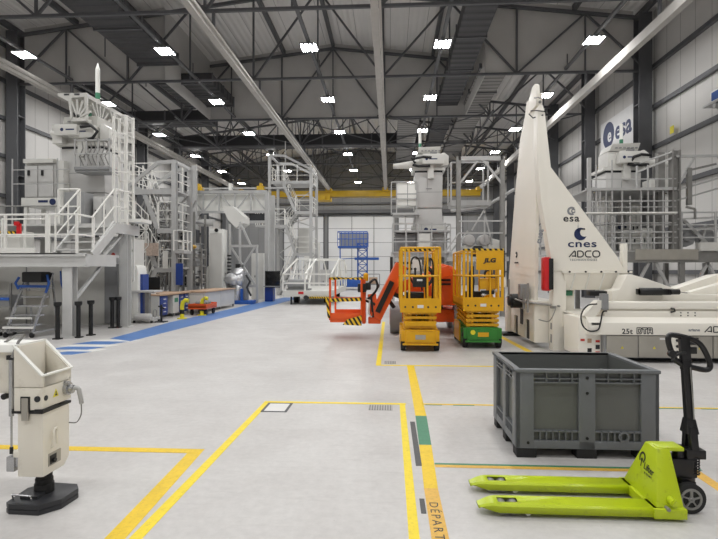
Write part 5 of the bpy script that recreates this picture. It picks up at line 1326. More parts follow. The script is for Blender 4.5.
# ------------------------------------------------------------------ left platform, stair and rig
GL = M['galv_l']
def left_platform():
    GL = M['plat']
    t = Thing('work_platform', 'pale steel work platform with white railings and a short stair, at left', 'work platform', (-10, 14, 0), 'work platforms')
    zl, zu = 2.03, 2.9
    X0, X1 = -15.5, -7.5
    t.part('front_beam', MB().box(X0, X1 + .25, 12.0, 12.04, 1.72, 2.03).box(X0, X1 + .25, 11.94, 12.16, 1.70, 1.74).box(X0, X1 + .25, 11.94, 12.16, 1.95, 2.0), GL)
    t.part('kick_plate', MB().box(X0, -8.5, 11.97, 12.0, 2.03, 2.16), M['white3'])
    t.part('lower_deck', MB().box(X0, X1, 12.0, 14.0, 1.97, 2.03), GL)
    t.part('side_beam', MB().box(X1 - .1, X1 + .05, 12.17, 13.75, 1.72, 2.0), GL)
    for x, y, h in ((-7.7, 12.1, 1.72), (-11.6, 12.1, 1.72), (-7.58, 14.5, 2.7), (-11.6, 16.9, 2.7), (-8.5, 16.9, 2.7), (-15.4, 12.1, 1.72)):
        c = t.part('column', MB().box(x - .12, x + .12, y - .11, y - .09, 0, h).box(x - .12, x + .12, y + .09, y + .11, 0, h).box(x - .012, x + .012, y - .09, y + .09, 0, h).box(x - .12, x + .12, y - .115, y - .105, .1, h - .05), GL)
        t.part('base_plate', MB().box(x - .2, x + .2, y - .18, y + .18, 0, .025), GL, c)
    t.part('upper_deck', MB().box(X0, X1, 13.8, 15.1, zu - .05, zu).box(X0, -8.4, 15.1, 17.0, zu - .05, zu), GL)
    t.part('edge_beam', MB().box(X1 - .02, X1 + .04, 13.8, 15.1, zu - .26, zu + .02).box(-8.5, X1, 13.76, 13.82, zu - .26, zu), GL)
    t.part('brace', MB().bar((-7.62, 12.2, .95), (-7.62, 13.3, 1.72), .07), GL)
    t.part('brace', MB().bar((-7.62, 13.0, 1.75), (-7.62, 14.4, 2.65), .07), GL)
    flight(t, (-8.5, 12.75, zl), (-8.5, 13.8, zu), .98, (1, 0, 0), GL, 4, M['white3'], (1, 1), .95)
    t.part('stair_stringer', MB().bar((-7.48, 12.7, zl - .05), (-7.48, 13.82, zu - .08), .05, .24), GL)
    R = M['white3']
    railing(t, [(X0, 12.05, zl), (-8.25, 12.05, zl)], .93, R, 1.0, .027, (.48,))
    railing(t, [(-8.2, 12.05, zl), (-7.5, 12.05, zl), (-7.5, 12.75, zl)], .93, R, .8, .027, (.48,))
    railing(t, [(-7.5, 13.8, zu), (-7.5, 14.45, zu)], .95, R, .6, .027, (.5,))
    railing(t, [(-8.55, 13.8, zu), (-9.1, 13.8, zu)], .95, R, .6, .027, (.5,))
    railing(t, [(-9.8, 12.6, zl), (-8.6, 12.6, zl), ], .88, R, .6, .022, (.5,))
    railing(t, [(X0, 13.85, zu), (-9.1, 13.85, zu)], .5, M['galv'], 1.4, .02, ())
    t.part('red_lever', MB().box(-9.05, -8.95, 12.1, 12.15, 2.5, 2.75).box(-9.1, -8.98, 12.08, 12.12, 2.7, 2.8), M['red'])
    return t
lp = left_platform()
# the left rig stands on the upper deck
_n0 = set(bpy.data.objects)
r1 = rig('tall white test rig with a fan ribbed top arm on the left platform', -9.15, 15.5, 0., 1, False, 2.9, 1.35)
np1 = r1.part('side_plate', MB().box(-9.75, -9.05, 14.95, 15.3, 5.66, 5.98), M['white2'], bevel=.03)
r1.part('plate_print', MB().cyl((-9.5, 14.945, 5.82), (-9.5, 14.95, 5.82), .05, 14).box(-9.38, -9.12, 14.945, 14.95, 5.8, 5.84), M['navy'], np1)
r1.part('end_flange', MB().cyl((-9.95, 15.2, 5.75), (-9.75, 15.2, 5.75), .12, 14).box(-9.9, -9.6, 15.1, 15.4, 5.45, 6.02), M['white2'])
r1.part('black_hose', MB().tube([(-8.95, 15.0, 5.9), (-8.6, 14.95, 5.92), (-8.4, 14.95, 5.75), (-8.55, 14.95, 5.55), (-8.8, 15.0, 5.5)], .045, 10), M['black'])
# fan ribbed arm running back from the top
xa, xb, ya, yb, za, zb_ = -9.66, -8.78, 15.0, 17.7, 6.12, 6.92
sec = [(xa, zb_), (xb, zb_), (xb, zb_ - .12), (xb - .45, zb_ - .14), (xb - .47, zb_ - .5), (xb - .52, zb_ - .5), (xb - .55, zb_ - .25), (xa + .1, zb_ - .12), (xa, zb_ - .08)]
arm = r1.part('arm_plate', MB().prism(sec, 'xz', ya, yb), M['white2'])
r1.part('arm_opening', MB().box(xa + .2, xa + .36, ya - .01, ya + .3, zb_ - .07, zb_ - .02).box(xa + .52, xa + .68, ya - .01, ya + .3, zb_ - .07, zb_ - .02), M['ink'], arm)
b = MB().bar((xb - .02, ya + .1, za), (xb - .02, yb, za), .06, .12).bar((xb - .02, yb, za), (xb - .02, yb, zb_), .08).bar((xb - .02, ya + .05, za), (xb - .02, ya + .05, zb_), .08, .08)
b.bar((xb - .44, ya, za), (xb, ya, za), .06, .1).bar((xb - .44, ya, za), (xb - .47, ya, zb_ - .3), .06, .06)
r1.part('arm_frame', b, M['white2'])
for k in range(7):
    a = .25 + k * .32
    r1.part('fan_rib', MB().bar((xb - .02, ya + .75, za), (xb - .02, ya + .75 + .75 * math.cos(a) * 1.0, za + .72 * math.sin(a)), .05, .05), M['white2'])
for k in range(5):
    a = .35 + k * .42
    r1.part('fan_rib', MB().bar((xb - .25, ya - .0, za + .05), (xb - .25 + .42 * math.cos(a), ya, za + .05 + .55 * math.sin(a)), .05, .05), M['white2'])
for k in range(4):
    y = ya + 1.35 + k * .36
    r1.part('arm_lattice', MB().bar((xb - .02, y, za), (xb - .02, y + .36, zb_ - .1), .05).bar((xb - .02, y + .36, za), (xb - .02, y, zb_ - .1), .05), M['white2'])
r1.part('arm_floor', MB().box(xb - .46, xb, ya, yb, za - .04, za), M['white2'])
# working shelf and rails in front of the rig
r1.part('access_shelf', MB().box(-9.0, -7.95, 14.8, 15.4, 4.52, 4.66).box(-9.0, -7.95, 14.75, 14.8, 4.58, 4.66), M['grey_m'])
cg = MB()
for z in (4.66, 5.05, 5.45): cg.bar((-9.0, 14.8, z), (-7.95, 14.8, z), .035)
for x in (-9.0, -8.65, -8.3, -7.95): cg.bar((x, 14.8, 4.66), (x, 14.8, 5.5), .035)
r1.part('shelf_railing', cg, M['galv_l'])
cb = MB()
for i in range(7):
    x = -8.9 + i * .13; cb.tube([(x, 15.0, 5.45), (x + .06, 14.95, 5.25), (x - .05, 14.95, 5.0), (x + .04, 15.0, 4.75)], .018, 6)
r1.part('hose_bundle', cb, M['galv'])
# upright white pole with a pointed tip
t = Thing('pointed_pole', 'slim white pointed pole with a green band above the left rig', 'pole', (-9.0, 16.0, 6.92))
t.part('shaft', MB().cyl((-9.0, 16.0, 6.92), (-9.0, 16.0, 8.0), .07, 16).cyl((-9.0, 16.0, 8.0), (-9.0, 16.0, 8.2), .07, 16, .012), M['curb'])
t.part('green_band', MB().cyl((-9.0, 16.0, 7.05), (-9.0, 16.0, 7.25), .075, 16), M['green'])
# caged ladder
t = Thing('caged_ladder', 'tall white caged ladder at the right side of the left test rig', 'ladder', (-7.8, 15.0, 0))
xl = -7.77; Y = 15.0; zb = 2.9
for x in (xl, xl + .42): t.part('ladder_rail', MB().box(x - .03, x + .03, Y, Y + .06, zb, 6.15), M['white3'])
for k in range(11): t.part('rung', MB().cyl((xl, Y + .03, zb + .2 + k * .29), (xl + .42, Y + .03, zb + .2 + k * .29), .02, 8), M['white3'])
for k in range(5):
    z = 3.9 + k * .55
    t.part('cage_hoop', MB().tube([(xl, Y, z), (xl - .02, Y - .35, z), (xl + .2, Y - .62, z), (xl + .44, Y - .35, z), (xl + .42, Y, z)], .018, 6), M['white3'])
for x, y in ((xl, Y - .35), (xl + .2, Y - .62), (xl + .43, Y - .35)): t.part('cage_bar', MB().bar((x, y, 3.9), (x, y, 6.1), .03), M['white3'])
t.part('rest_platform', MB().box(xl + .3, xl + .95, Y - .5, Y + .1, 3.0, 3.1), M['white3'])
t.part('guard_frame', MB().bar((xl + .25, Y - .1, 1.3), (xl + .25, Y - .1, 6.15), .06).bar((xl + .5, Y - .1, 1.3), (xl + .5, Y - .1, 3.9), .05).bar((xl + .25, Y - .1, 3.9), (xl + .5, Y - .1, 3.9), .05).bar((xl + .25, Y - .1, 2.2), (xl + .5, Y - .1, 2.2), .05).bar((xl + .25, Y - .1, 1.3), (xl + .5, Y - .1, 1.3), .05).bar((xl + .25, Y - .1, 0), (xl + .25, Y - .1, 1.3), .06), M['white3'])
# cabinets behind the railing
t = Thing('control_cabinet', 'grey twin door cabinet on a white stand behind the left railing', 'cabinet', (-10.4, 15.6, 2.9))
t.part('stand', MB().box(-10.95, -9.75, 15.2, 16.2, 3.57, 3.83), M['white2'], bevel=.01)
for x in (-10.85, -9.85):
    for y in (15.3, 16.1): t.part('stand_leg', MB().box(x - .05, x + .05, y - .05, y + .05, 2.9, 3.57), M['white2'])
t.part('stand_print', MB().cyl((-9.95, 15.19, 3.7), (-9.95, 15.2, 3.7), .1, 18).box(-10.4, -10.1, 15.19, 15.2, 3.68, 3.75), M['navy'])
for x0, x1 in ((-10.85, -10.45), (-10.42, -9.95)):
    d = t.part('cabinet_door', MB().box(x0, x1, 15.22, 15.28, 3.85, 4.8), M['grey_l'], bevel=.01)
    t.part('door_handle', MB().box(x0 + .12, x0 + .17, 15.17, 15.22, 4.5, 4.68), M['black'], d)
t.part('cabinet_body', MB().box(-10.88, -9.9, 15.28, 16.1, 3.83, 4.88), M['grey_l'], bevel=.01)
t.part('hood', MB().box(-10.85, -9.9, 15.15, 16.0, 4.88, 5.0), M['white2'])
gr = MB()
for z in (4.62, 4.2): gr.bar((-11.0, 14.9, z), (-9.2, 14.9, z), .025)
for x in (-11.0, -9.6): gr.bar((x, 14.9, 2.9), (x, 14.9, 4.95), .03)
t.part('guard_rail', gr, M['galv_l'])
case('pale narrow cabinet between the grey twin cabinet and the left rig', -9.82, -9.6, 15.2, 15.9, 2.9, 4.95, M['white2'], 1)
case('grey twin door electrical box on the left upper deck below the shelf', -9.2, -8.6, 14.6, 15.1, 2.9, 3.9, M['grey_m'], 2)
case('grey equipment block on the left upper deck beside the ladder', -8.5, -7.95, 14.9, 15.4, 2.9, 3.8, M['grey_l'], 2)
for o in set(bpy.data.objects) - _n0:
    if o.parent is None: o.location.x -= .27
t = Thing('equipment_case', 'white case with a striped lid strip behind the left railing', 'case', (-9.9, 13.0, 2.03))
t.part('body', MB().box(-10.2, -9.45, 12.75, 13.3, 2.03, 2.62), M['white2'], bevel=.01)
t.part('hazard_strip', MB().box(-10.2, -9.45, 12.74, 12.75, 2.62 - .09, 2.62), M['hazard_s'])
# service block under the platform, and the sign on it
t = Thing('service_cabin', 'big pale grey cabin wall below the left platform', 'cabin', (-8.9, 15.8, 0))
t.part('wall_panel', MB().box(-13.4, -7.95, 15.0, 16.4, 0, 1.95).box(-9.3, -7.95, 14.98, 16.4, 1.95, 2.6), M['white2'])
t.part('door', MB().box(-8.45, -8.05, 14.94, 14.99, .05, 1.9), M['grey_m'])
t.part('panel_seam', MB().box(-9.6, -9.58, 14.97, 15.0, 0, 1.95).box(-10.9, -10.88, 14.97, 15.0, 0, 1.95), M['grey_m'])
sb = t.part('notice_board', MB().box(-8.35, -7.97, 14.9, 14.93, 1.8, 2.62), M['board'])
t.part('notice_print', MB().cyl((-8.16, 14.895, 2.08), (-8.16, 14.9, 2.08), .06, 16).box(-8.2, -8.12, 14.895, 14.9, 1.92, 2.05), M['red_print'], sb)

# aluminium step trolley under the platform
t = Thing('step_trolley', 'aluminium step trolley with blue straps under the left platform', 'step ladder', (-8.85, 12.3, 0))
for x in (-9.2, -8.55):
    t.part('side_frame', MB().bar((x, 11.95, .12), (x + .08, 12.6, 1.55), .05).bar((x, 12.9, .12), (x + .06, 12.6, 1.5), .04).bar((x, 11.95, .12), (x, 12.9, .12), .05), M['chrome'])
    for y in (11.95, 12.9): t.part('caster', MB().cyl((x - .02, y, .07), (x + .02, y, .07), .07, 14), M['rubber'])
for k in range(5):
    z = .3 + k * .22; y = 11.98 + (z - .12) / 1.43 * .65
    t.part('step', MB().box(-9.18, -8.5, y - .02, y + .16, z - .02, z + .02), M['chrome'])
t.part('back_panel', MB().box(-9.1, -8.5, 12.5, 12.53, .75, 1.1), M['cabinet'])
t.part('blue_strap', MB().bar((-9.2, 12.4, 1.22), (-8.5, 12.4, 1.22), .05, .06).tube([(-8.48, 12.4, 1.5), (-8.4, 12.35, 1.3), (-8.5, 12.38, 1.05)], .03, 8).tube([(-9.2, 12.4, 1.45), (-9.26, 12.35, 1.3), (-9.2, 12.38, 1.15)], .03, 8), M['blue'])
t.part('black_tray', MB().box(-9.0, -8.5, 12.2, 12.6, 1.32, 1.58), M['black'], bevel=.04)
t.part('front_bar', MB().box(-9.25, -8.5, 11.9, 11.95, .22, .27).box(-9.2, -8.55, 11.92, 11.96, .45, .49), M['white3'])
t = Thing('covered_column', 'pale draped column hanging in front of the cabin under the left platform', 'column cover', (-8.1, 12.6, .5))
t.part('cover', MB().cyl((-8.12, 12.6, 1.7), (-8.0, 12.6, .85), .1, 14, .14).cyl((-8.0, 12.6, .85), (-7.98, 12.6, .72), .14, 14, .06), M['white2'])
t.part('blue_tie', MB().tube([(-8.2, 12.5, 1.6), (-8.17, 12.48, 1.3), (-8.08, 12.47, 1.05)], .02, 8), M['blue'])
t = Thing('tool_trolley', 'dark framed trolley at the left edge under the platform', 'trolley', (-9.6, 12.4, 0))
t.part('frame', MB().bar((-9.35, 12.3, .1), (-9.35, 12.3, 1.3), .05).bar((-9.8, 12.3, .1), (-9.8, 12.3, 1.3), .05).box(-9.85, -9.3, 12.2, 12.8, .1, .16).box(-9.85, -9.3, 12.2, 12.8, .7, .74), M['galv'])
t.part('bin', MB().box(-9.8, -9.35, 12.25, 12.75, .74, 1.0), M['grey_m'])
t.part('blue_strap', MB().box(-9.85, -9.3, 12.18, 12.2, .88, .95), M['blue'])
for y in (12.25, 12.75): t.part('caster', MB().cyl((-9.6, y, .05), (-9.55, y, .05), .05, 12), M['rubber'])
# black crash posts
posts = ((-7.78, 11.75, 'black crash post left of the platform column, nearest of the row'), (-7.46, 12.05, 'black crash post just right of the platform column'),
         (-7.42, 12.5, 'black crash post third in the row, before the cabin wall'), (-7.78, 14.15, 'black crash post fourth in the row, left of the rear column'), (-7.66, 14.25, 'black crash post beside the rear column'))
pr = None
for x, y, lb in posts:
    if pr is None:
        t = Thing('crash_post', lb, 'post', (x, y, 0), 'black crash posts'); px0, py0 = x, y
        t.part('shaft', MB().cyl((x, y, .03), (x, y, .8), .05, 16), M['black'])
        t.part('cap', MB().cyl((x, y, .80), (x, y, .87), .085, 18).cyl((x, y, .76), (x, y, .80), .05, 18, .085), M['black'])
        t.part('floor_plate', MB().box(x - .08, x + .08, y - .08, y + .08, 0, .03), M['black'])
        pr = t.o
    else: dup(pr, (x - px0, y - py0, 0), lb)

# ------------------------------------------------------------------ stair towers
def stair_tower(label, x0, x1, y0, y1, lv, ztop, mirror=False, m=None):
    """columns, alternating landings on the right/left and flights on the front"""
    m = m or GL
    t = Thing('stair_tower', label, 'stair tower', ((x0 + x1) / 2, (y0 + y1) / 2, 0), 'steel stair towers')
    hi = x1 if mirror else x0; lo = x0 if mirror else x1
    for x in (x0, x1):
        for y in (y0, y1):
            t.part('column', MB().box(x - .09, x + .09, y - .1, y - .075, 0, ztop if x == hi else ztop - 1.0).box(x - .09, x + .09, y + .075, y + .1, 0, ztop if x == hi else ztop - 1.0).box(x - .03, x + .03, y - .08, y + .08, 0, ztop if x == hi else ztop - 1.0), m)
    L = (x1 - x0); side = 1; LH = lo - hi
    prev = None
    for i, z in enumerate(lv):
        full = i == len(lv) - 1
        a, b = (x0, x1) if full else ((x1 - L * .38, x1) if side > 0 else (x0, x0 + L * .38))
        t.part('landing', MB().box(a, b, y0, y1, z - .06, z).box(a, b, y0 - .05, y0, z - .2, z), m)
        railing(t, [(a, y1, z), (a, y0, z), (b, y0, z), (b, y1, z)] if full else ([(a + .05, y0, z), (b, y0, z), (b, y1, z)] if side > 0 else [(b - .05, y0, z), (a, y0, z), (a, y1, z)]), 1.05, M['white3'], .9, .025, (.35, .68))
        if prev is not None:
            pz, pside = prev
            xs, xe = (x1 - L * .38, x0 + L * .38) if pside > 0 else (x0 + L * .38, x1 - L * .38)
            if full: xe = x0 + L * .3 if pside > 0 else x1 - L * .3
            yy = y0 if i % 2 else y0 + .9
            flight(t, (xs, yy, pz), (xe, yy, z), .8, (0, 1, 0), m, None, M['white3'])
        else:
            flight(t, (x0 + L * .2, y0, 0), (x1 - L * .38, y0, z), .8, (0, 1, 0), m, None, M['white3'])
        prev = (z, side); side = -side
    zt = lv[-1]
    b = MB()
    for y in (y0, y1):
        b.bar((hi, y, ztop - .05), (hi + LH * .35, y, ztop - .08), .12, .14); b.bar((hi + LH * .35, y, ztop - .08), (lo, y, ztop - 1.0), .12, .14)
    b.bar((hi, y0, ztop - .05), (hi, y1, ztop - .05), .12); b.bar((lo, y0, ztop - 1.0), (lo, y1, ztop - 1.0), .12)
    t.part('top_frame', b, m)
    zz = [0] + list(lv)
    for a, c in zip(zz, zz[1:]): t.part('brace', MB().bar((x0, y1, a), (x1, y1, c), .06).bar((x1, y1, a), (x0, y1, c), .06), m)
    return t
t = stair_tower('tall grey stair tower with zigzag flights, left of the yellow crane girder', -7.95, -5.2, 34, 36.6, (2.8, 4.65, 5.55, 7.55), 9.3)
t.part('side_balcony', MB().box(-8.9, -7.95, 34, 35, 4.55, 4.65), GL)
railing(t, [(-7.95, 34, 4.65), (-8.9, 34, 4.65), (-8.9, 35, 4.65)], 1.05, M['white3'], .5)
t.part('panel', MB().box(-6.4, -5.6, 36, 36.05, 2.9, 4.6), M['white2'])
t = stair_tower('darker stair tower with braced frame right of the caged ladder', -10.4, -8.55, 20.2, 21.8, (1.75, 2.55, 3.3, 4.85), 6.0, True, M['galv_l'])
for (a, c) in (((-10.3, 19.95, 3.9), (-9.5, 19.95, 3.1)), ((-9.5, 19.95, 2.6), (-10.2, 19.95, 1.9)), ((-10.3, 19.95, 1.0), (-9.6, 19.95, 1.7))):
    a, c = Vector(a), Vector(c)
    b = MB()
    for h in (0, .35, .7): b.bar(a + Vector((0, 0, h)), c + Vector((0, 0, h)), .035)
    for f in (0, .33, .66, 1): b.bar(a.lerp(c, f), a.lerp(c, f) + Vector((0, 0, .7)), .03)
    t.part('stair_handrail', b, M['white3'])
pb = t.part('printed_panel', MB().box(-9.65, -9.1, 19.95, 19.99, 2.2, 2.7), M['poster'])
t.part('side_balcony', MB().box(-8.5, -8.1, 20.0, 20.8, 2.3, 2.4), GL)
railing(t, [(-8.5, 20.0, 2.4), (-8.1, 20.0, 2.4), (-8.1, 20.8, 2.4)], .8, M['white3'], .4)
for k in range(9): t.part('pipe', MB().tube([(-10.2 + k * .17, 21.2, .4 + .2 * (k % 3)), (-10.1 + k * .17, 21.1, 1.6), (-10.25 + k * .19, 21.0, 2.9), (-10.1 + k * .16, 21.1, 4.4)], .035, 6), M['galv'])
t.part('blue_banner', MB().box(-8.4, -8.12, 19.95, 20.0, 1.05, 1.9), M['blue_d'])
t.part('wall_panel', MB().box(-8.95, -8.75, 20.0, 20.05, 1.7, 2.4), M['white2'])

# clutter added as a dark backdrop behind the benches: frame, blocks, pipes
t = Thing('dark_backdrop', 'added dark backdrop of framed clutter and pipes behind the darker stair tower', 'backdrop', (-10.6, 24, 0))
for x in (-12.4, -11.2, -10.0, -8.9):
    for y in (23.2, 24.6): t.part('upright', MB().bar((x, y, 0), (x, y, 4.3), .09), M['galv'])
for k in range(4):
    z = .9 + k * 1.0
    t.part('shelf_beam', MB().bar((-12.4, 23.2, z), (-8.9, 23.2, z), .07), M['galv'])
    t.part('shelf_deck', MB().box(-12.4, -8.9, 23.3, 24.6, z - .03, z), M['grey_m'])
for k in range(12):
    x = -12.2 + (k % 4) * .85; z = .9 + (k // 4) * 1.0
    t.part('dark_block', MB().box(x, x + .6, 23.5, 24.3, z, z + .45 + .1 * (k % 3)), M[('ink', 'grey_m', 'pad')[k % 3]], bevel=.02)
for k in range(16):
    x = -12.2 + k * .21; a = .3 * (k % 3)
    t.part('pipe', MB().tube([(x, 23.25, .1), (x + .05, 23.15, 1.2 + a), (x + .3 - .1 * (k % 4), 23.1, 1.6 + a), (x + .3 - .1 * (k % 4), 23.15, 3.2 + a), (x + .1, 23.4, 3.6 + a)], .03 + .012 * (k % 2), 6), M[('galv', 'grey_m', 'white2', 'ink')[k % 4]])
for k in range(6):
    t.part('diagonal', MB().bar((-12.4 + 1.2 * (k % 3), 23.15, .1 + 2.4 * (k // 3)), (-11.2 + 1.2 * (k % 3), 23.15, 2.4 + 2.4 * (k // 3)), .06), M['galv'])

# dark open column left of the lattice bridge
t = Thing('open_column', 'pale open column with a dark core at the left end of the lattice bridge', 'column', (-10.7, 27, 0))
for x in (-11.05, -10.4): t.part('upright', MB().box(x - .12, x + .12, 27, 27.25, 0, 7.2), GL)
t.part('dark_core', MB().box(-10.93, -10.52, 27.1, 27.4, 5.9, 6.9), M['ink'])
for k in range(6): t.part('tie', MB().box(-11.05, -10.4, 27.05, 27.1, .8 + k * 1.1, .9 + k * 1.1), GL)

# ------------------------------------------------------------------ lattice bridge
def bridge():
    Y = 28.0; x0, x1 = -12.0, -6.7; z0, z1 = at(230, 212, Y).z, at(230, 192, Y).z
    t = Thing('lattice_bridge', 'pale boxed lattice bridge spanning between the two stair towers', 'bridge', ((x0 + x1) / 2, Y, z0))
    t.part('back_panel', MB().box(x0, x1, Y + .3, Y + .36, z0, z1), M['curb'])
    t.part('top_chord', MB().bar((x0, Y, z1), (x1, Y, z1), .16), GL)
    t.part('bottom_chord', MB().bar((x0, Y, z0), (x1, Y, z0), .12), GL)
    n = 6
    for k in range(n + 1):
        x = x0 + (x1 - x0) * k / n
        t.part('vertical', MB().bar((x, Y, z0), (x, Y, z1), .08), GL)
        if k < n:
            xx = x0 + (x1 - x0) * (k + 1) / n
            t.part('diagonal', MB().bar((x, Y, z0), (xx, Y, z1), .07) if k % 2 == 0 else MB().bar((x, Y, z1), (xx, Y, z0), .07), GL)
    # haunches
    for s, xx in ((1, x0), (-1, x1)):
        t.part('haunch', MB().bar((xx, Y, z0 - .55), (xx + s * 1.0, Y, z0 - .55), .14).bar((xx + s * 1.0, Y, z0 - .55), (xx + s * 1.6, Y, z0), .14), GL)
        t.part('haunch_panel', MB().box(min(xx, xx + s * 1.0), max(xx, xx + s * 1.0), Y + .1, Y + .2, z0 - .5, z0 - .1), M['ink'])
    for x in (x0, x1):
        for y in (Y, Y + 1.5): t.part('leg', MB().bar((x, y, 0), (x, y, z1), .2), GL)
    t.part('roof_pipe', MB().cyl((x0 + .4, Y - .1, z0 - .55), (x0 + 2.4, Y - .1, z0 - .6), .2, 16), M['grey_l'])
    return t
bridge()
# pale slanted hood on a braced stand under the bridge
t = Thing('hooded_stand', 'pale hooded panel on a cross braced stand beneath the bridge', 'stand', (-8.0, 26, 0))
Y = 25.5
pts = [(222, 207), (232, 206), (243, 216), (243, 223), (236, 228), (228, 220)]
t.part('hood', MB().prism([(at(a, b, Y).x, at(a, b, Y).z) for a, b in pts], 'xz', Y, Y + 1.2), M['white2'])
for px_ in (230, 240, 257): t.part('post', MB().bar(at(px_, 224 if px_ < 250 else 246, Y), (at(px_, 250, Y).x, Y, 0), .1), GL)
t.part('brace', MB().bar(at(231, 247, Y), at(255, 285, Y), .09), GL); t.part('brace', MB().bar(at(255, 247, Y), at(231, 285, Y), .09), GL)
t.part('brace', MB().bar(at(240, 222, Y), at(251, 246, Y), .09), GL)
t.pieces('cross_beam', MB().bar(at(229, 246, Y), at(258, 246, Y), .12).bar(at(229, 286, Y), at(258, 286, Y), .12), GL)
t.part('dark_side', MB().box(at(222, 230, Y).x, at(229, 230, Y).x, Y + .6, Y + .7, 0, at(225, 212, Y).z), M['grey_m'])
# tall white equipment case
t = Thing('tall_case', 'tall white case with a round dark fitting on top, behind the benches', 'case', (-8.3, 25, 0))
Y = 24.8
p, q = at(209, 290, Y), at(223, 229, Y)
t.part('body', MB().box(p.x, q.x, Y, Y + .7, .4, q.z), M['curb'], bevel=.02)
t.part('front_panel', MB().box(p.x + .06, q.x - .06, Y - .01, Y, .6, q.z - .2), M['white2'])
t.part('side_wing', MB().prism([(p.x - .3, .45), (p.x, .45), (p.x, 1.9), (p.x - .12, 1.8), (p.x - .2, 1.2)], 'xz', Y + .1, Y + .5), M['curb'])
t.part('side_wing', MB().prism([(q.x, .45), (q.x + .15, .45), (q.x + .1, 1.0), (q.x, 1.1)], 'xz', Y + .1, Y + .5), M['curb'])
t.part('round_fitting', MB().cyl((q.x - .32, Y + .02, q.z - .06), (q.x - .32, Y - .05, q.z - .06), .09, 16), M['black'])
t.part('black_base', MB().box(p.x - .3, q.x + .3, Y - .1, Y + .9, .0, .4), M['ink'])
kb = MB()
for k in range(9): kb.box(q.x + .14, q.x + .3, Y + .2, Y + .35, .95 + k * .17, 1.03 + k * .17)
t.part('cable_stack', kb, M['ink'])

# ------------------------------------------------------------------ benches
def bench(label, x0, x1, y0, y1, m_front, nd, top=.83):
    t = Thing('work_bench', label, 'work bench', ((x0 + x1) / 2, (y0 + y1) / 2, 0), 'work benches by the blue lane')
    t.part('bench_top', MB().box(x0 - .05, x1 + .05, y0 - .03, y1 + .03, top - .05, top), M['wood'], bevel=.006)
    t.pieces('bench_frame', MB().box(x0, x1, y0, y0 + .04, .1, top - .05).box(x0, x1, y1 - .04, y1, .1, top - .05), M['white2'])
    for k in range(nd):
        a, b = y0 + (y1 - y0) * k / nd, y0 + (y1 - y0) * (k + 1) / nd
        t.part('front_panel', MB().box(x1 - .03, x1, a + .02, b - .02, .12, top - .06), m_front)
    for y in (y0 + .05, (y0 + y1) / 2, y1 - .05):
        for x in (x0 + .05, x1 - .05): t.part('leg', MB().box(x - .03, x + .03, y - .03, y + .03, 0, .12), M['galv'])
    return t
b1 = bench('nearer wooden topped bench with a white end and blue drawers', -8.6, -7.55, 16.6, 19.2, M['white2'], 0)
for y0_, y1_ in ((16.75, 17.3), (18.3, 18.65), (18.75, 19.1)):
    dw = b1.part('drawer_unit', MB().box(-8.2, -7.56, y0_, y1_, .12, .76), M['blue_d'], label='blue drawer unit', bevel=.008)
    for k in range(4): b1.part('drawer_handle', MB().box(-7.555, -7.53, (y0_ + y1_) / 2 - .08, (y0_ + y1_) / 2 + .08, .22 + k * .14, .25 + k * .14), M['board'], dw)
b1.part('white_cupboard', MB().box(-8.2, -7.56, 17.75, 18.25, .12, .76), M['white2'], bevel=.008)
b1.part('green_sticker', MB().box(-7.555, -7.55, 17.85, 18.15, .5, .65), M['green'])
b1.part('back_sheet', MB().box(-8.58, -8.55, 16.64, 19.16, .1, .76), M['grey_m'])
b2 = bench('farther wooden topped bench with plain grey front panels', -7.95, -7.04, 19.4, 23.2, M['grey_l'], 2)
for i, (x, y, w, h, lb, m) in enumerate(((-8.12, 17.4, .5, .44, 'large dark monitor on the nearer bench', 'glass'),)):
    t = Thing('monitor', lb, 'monitor', (x, y, .83))
    t.part('screen', MB().box(x - w / 2, x + w / 2, y - .03, y, .95, .95 + h), M[m], bevel=.01)
    t.part('stand', MB().box(x - .04, x + .04, y, y + .04, .84, 1.1).box(x - .18, x + .18, y - .08, y + .12, .83, .845), M['black'])
    t.part('keyboard', MB().box(x - .3, x + .2, y - .35, y - .2, .83, .85), M['board'])
t = Thing('tall_case', 'tall white rounded case with a blue side beside the nearer bench', 'case', (-7.86, 15.9, 0))
t.part('body', MB().prism([(-7.97, 0), (-7.76, 0), (-7.76, 1.6), (-7.8, 1.75), (-7.88, 1.8), (-7.97, 1.77)], 'xz', 15.6, 16.2), M['curb'], bevel=.02)
t.part('blue_side', MB().box(-7.76, -7.68, 15.75, 16.15, .2, 1.5), M['blue_d'])
t.part('feet', MB().box(-7.95, -7.78, 15.7, 16.1, .0, .04), M['ink'])
# grey pedestal table with rollers in front of the benches
t = Thing('lift_table', 'grey pedestal trolley with a tray top before the nearer bench', 'trolley', (-7.55, 15.8, 0))
t.part('tray', MB().box(-7.95, -7.2, 15.5, 16.1, .94, 1.0), M['grey_l'], bevel=.01)
t.part('pedestal', MB().box(-7.6, -7.48, 15.72, 15.88, .15, .94), M['galv'])
t.part('base', MB().box(-7.9, -7.25, 15.5, 16.1, .08, .15).cyl((-7.8, 15.5, .2), (-7.3, 15.5, .2), .1, 14), M['grey_l'], bevel=.01)
for x in (-7.85, -7.3):
    for y in (15.55, 16.05): t.part('caster', MB().cyl((x - .02, y, .045), (x + .02, y, .045), .045, 12), M['rubber'])
t.part('hand_wheel', MB().tube([(-7.22 + 0, 15.6 + .12 * math.cos(a * PI / 8), .3 + .12 * math.sin(a * PI / 8)) for a in range(16)], .012, 6, True), M['galv'])
t = Thing('barrier_stand', 'dark short stand beside the grey pedestal trolley', 'stand', (-7.15, 15.9, 0))
t.part('post', MB().bar((-7.15, 15.9, .03), (-7.15, 15.9, .55), .05), M['ink']); t.part('foot', MB().box(-7.3, -7.0, 15.75, 16.05, 0, .03), M['ink'])
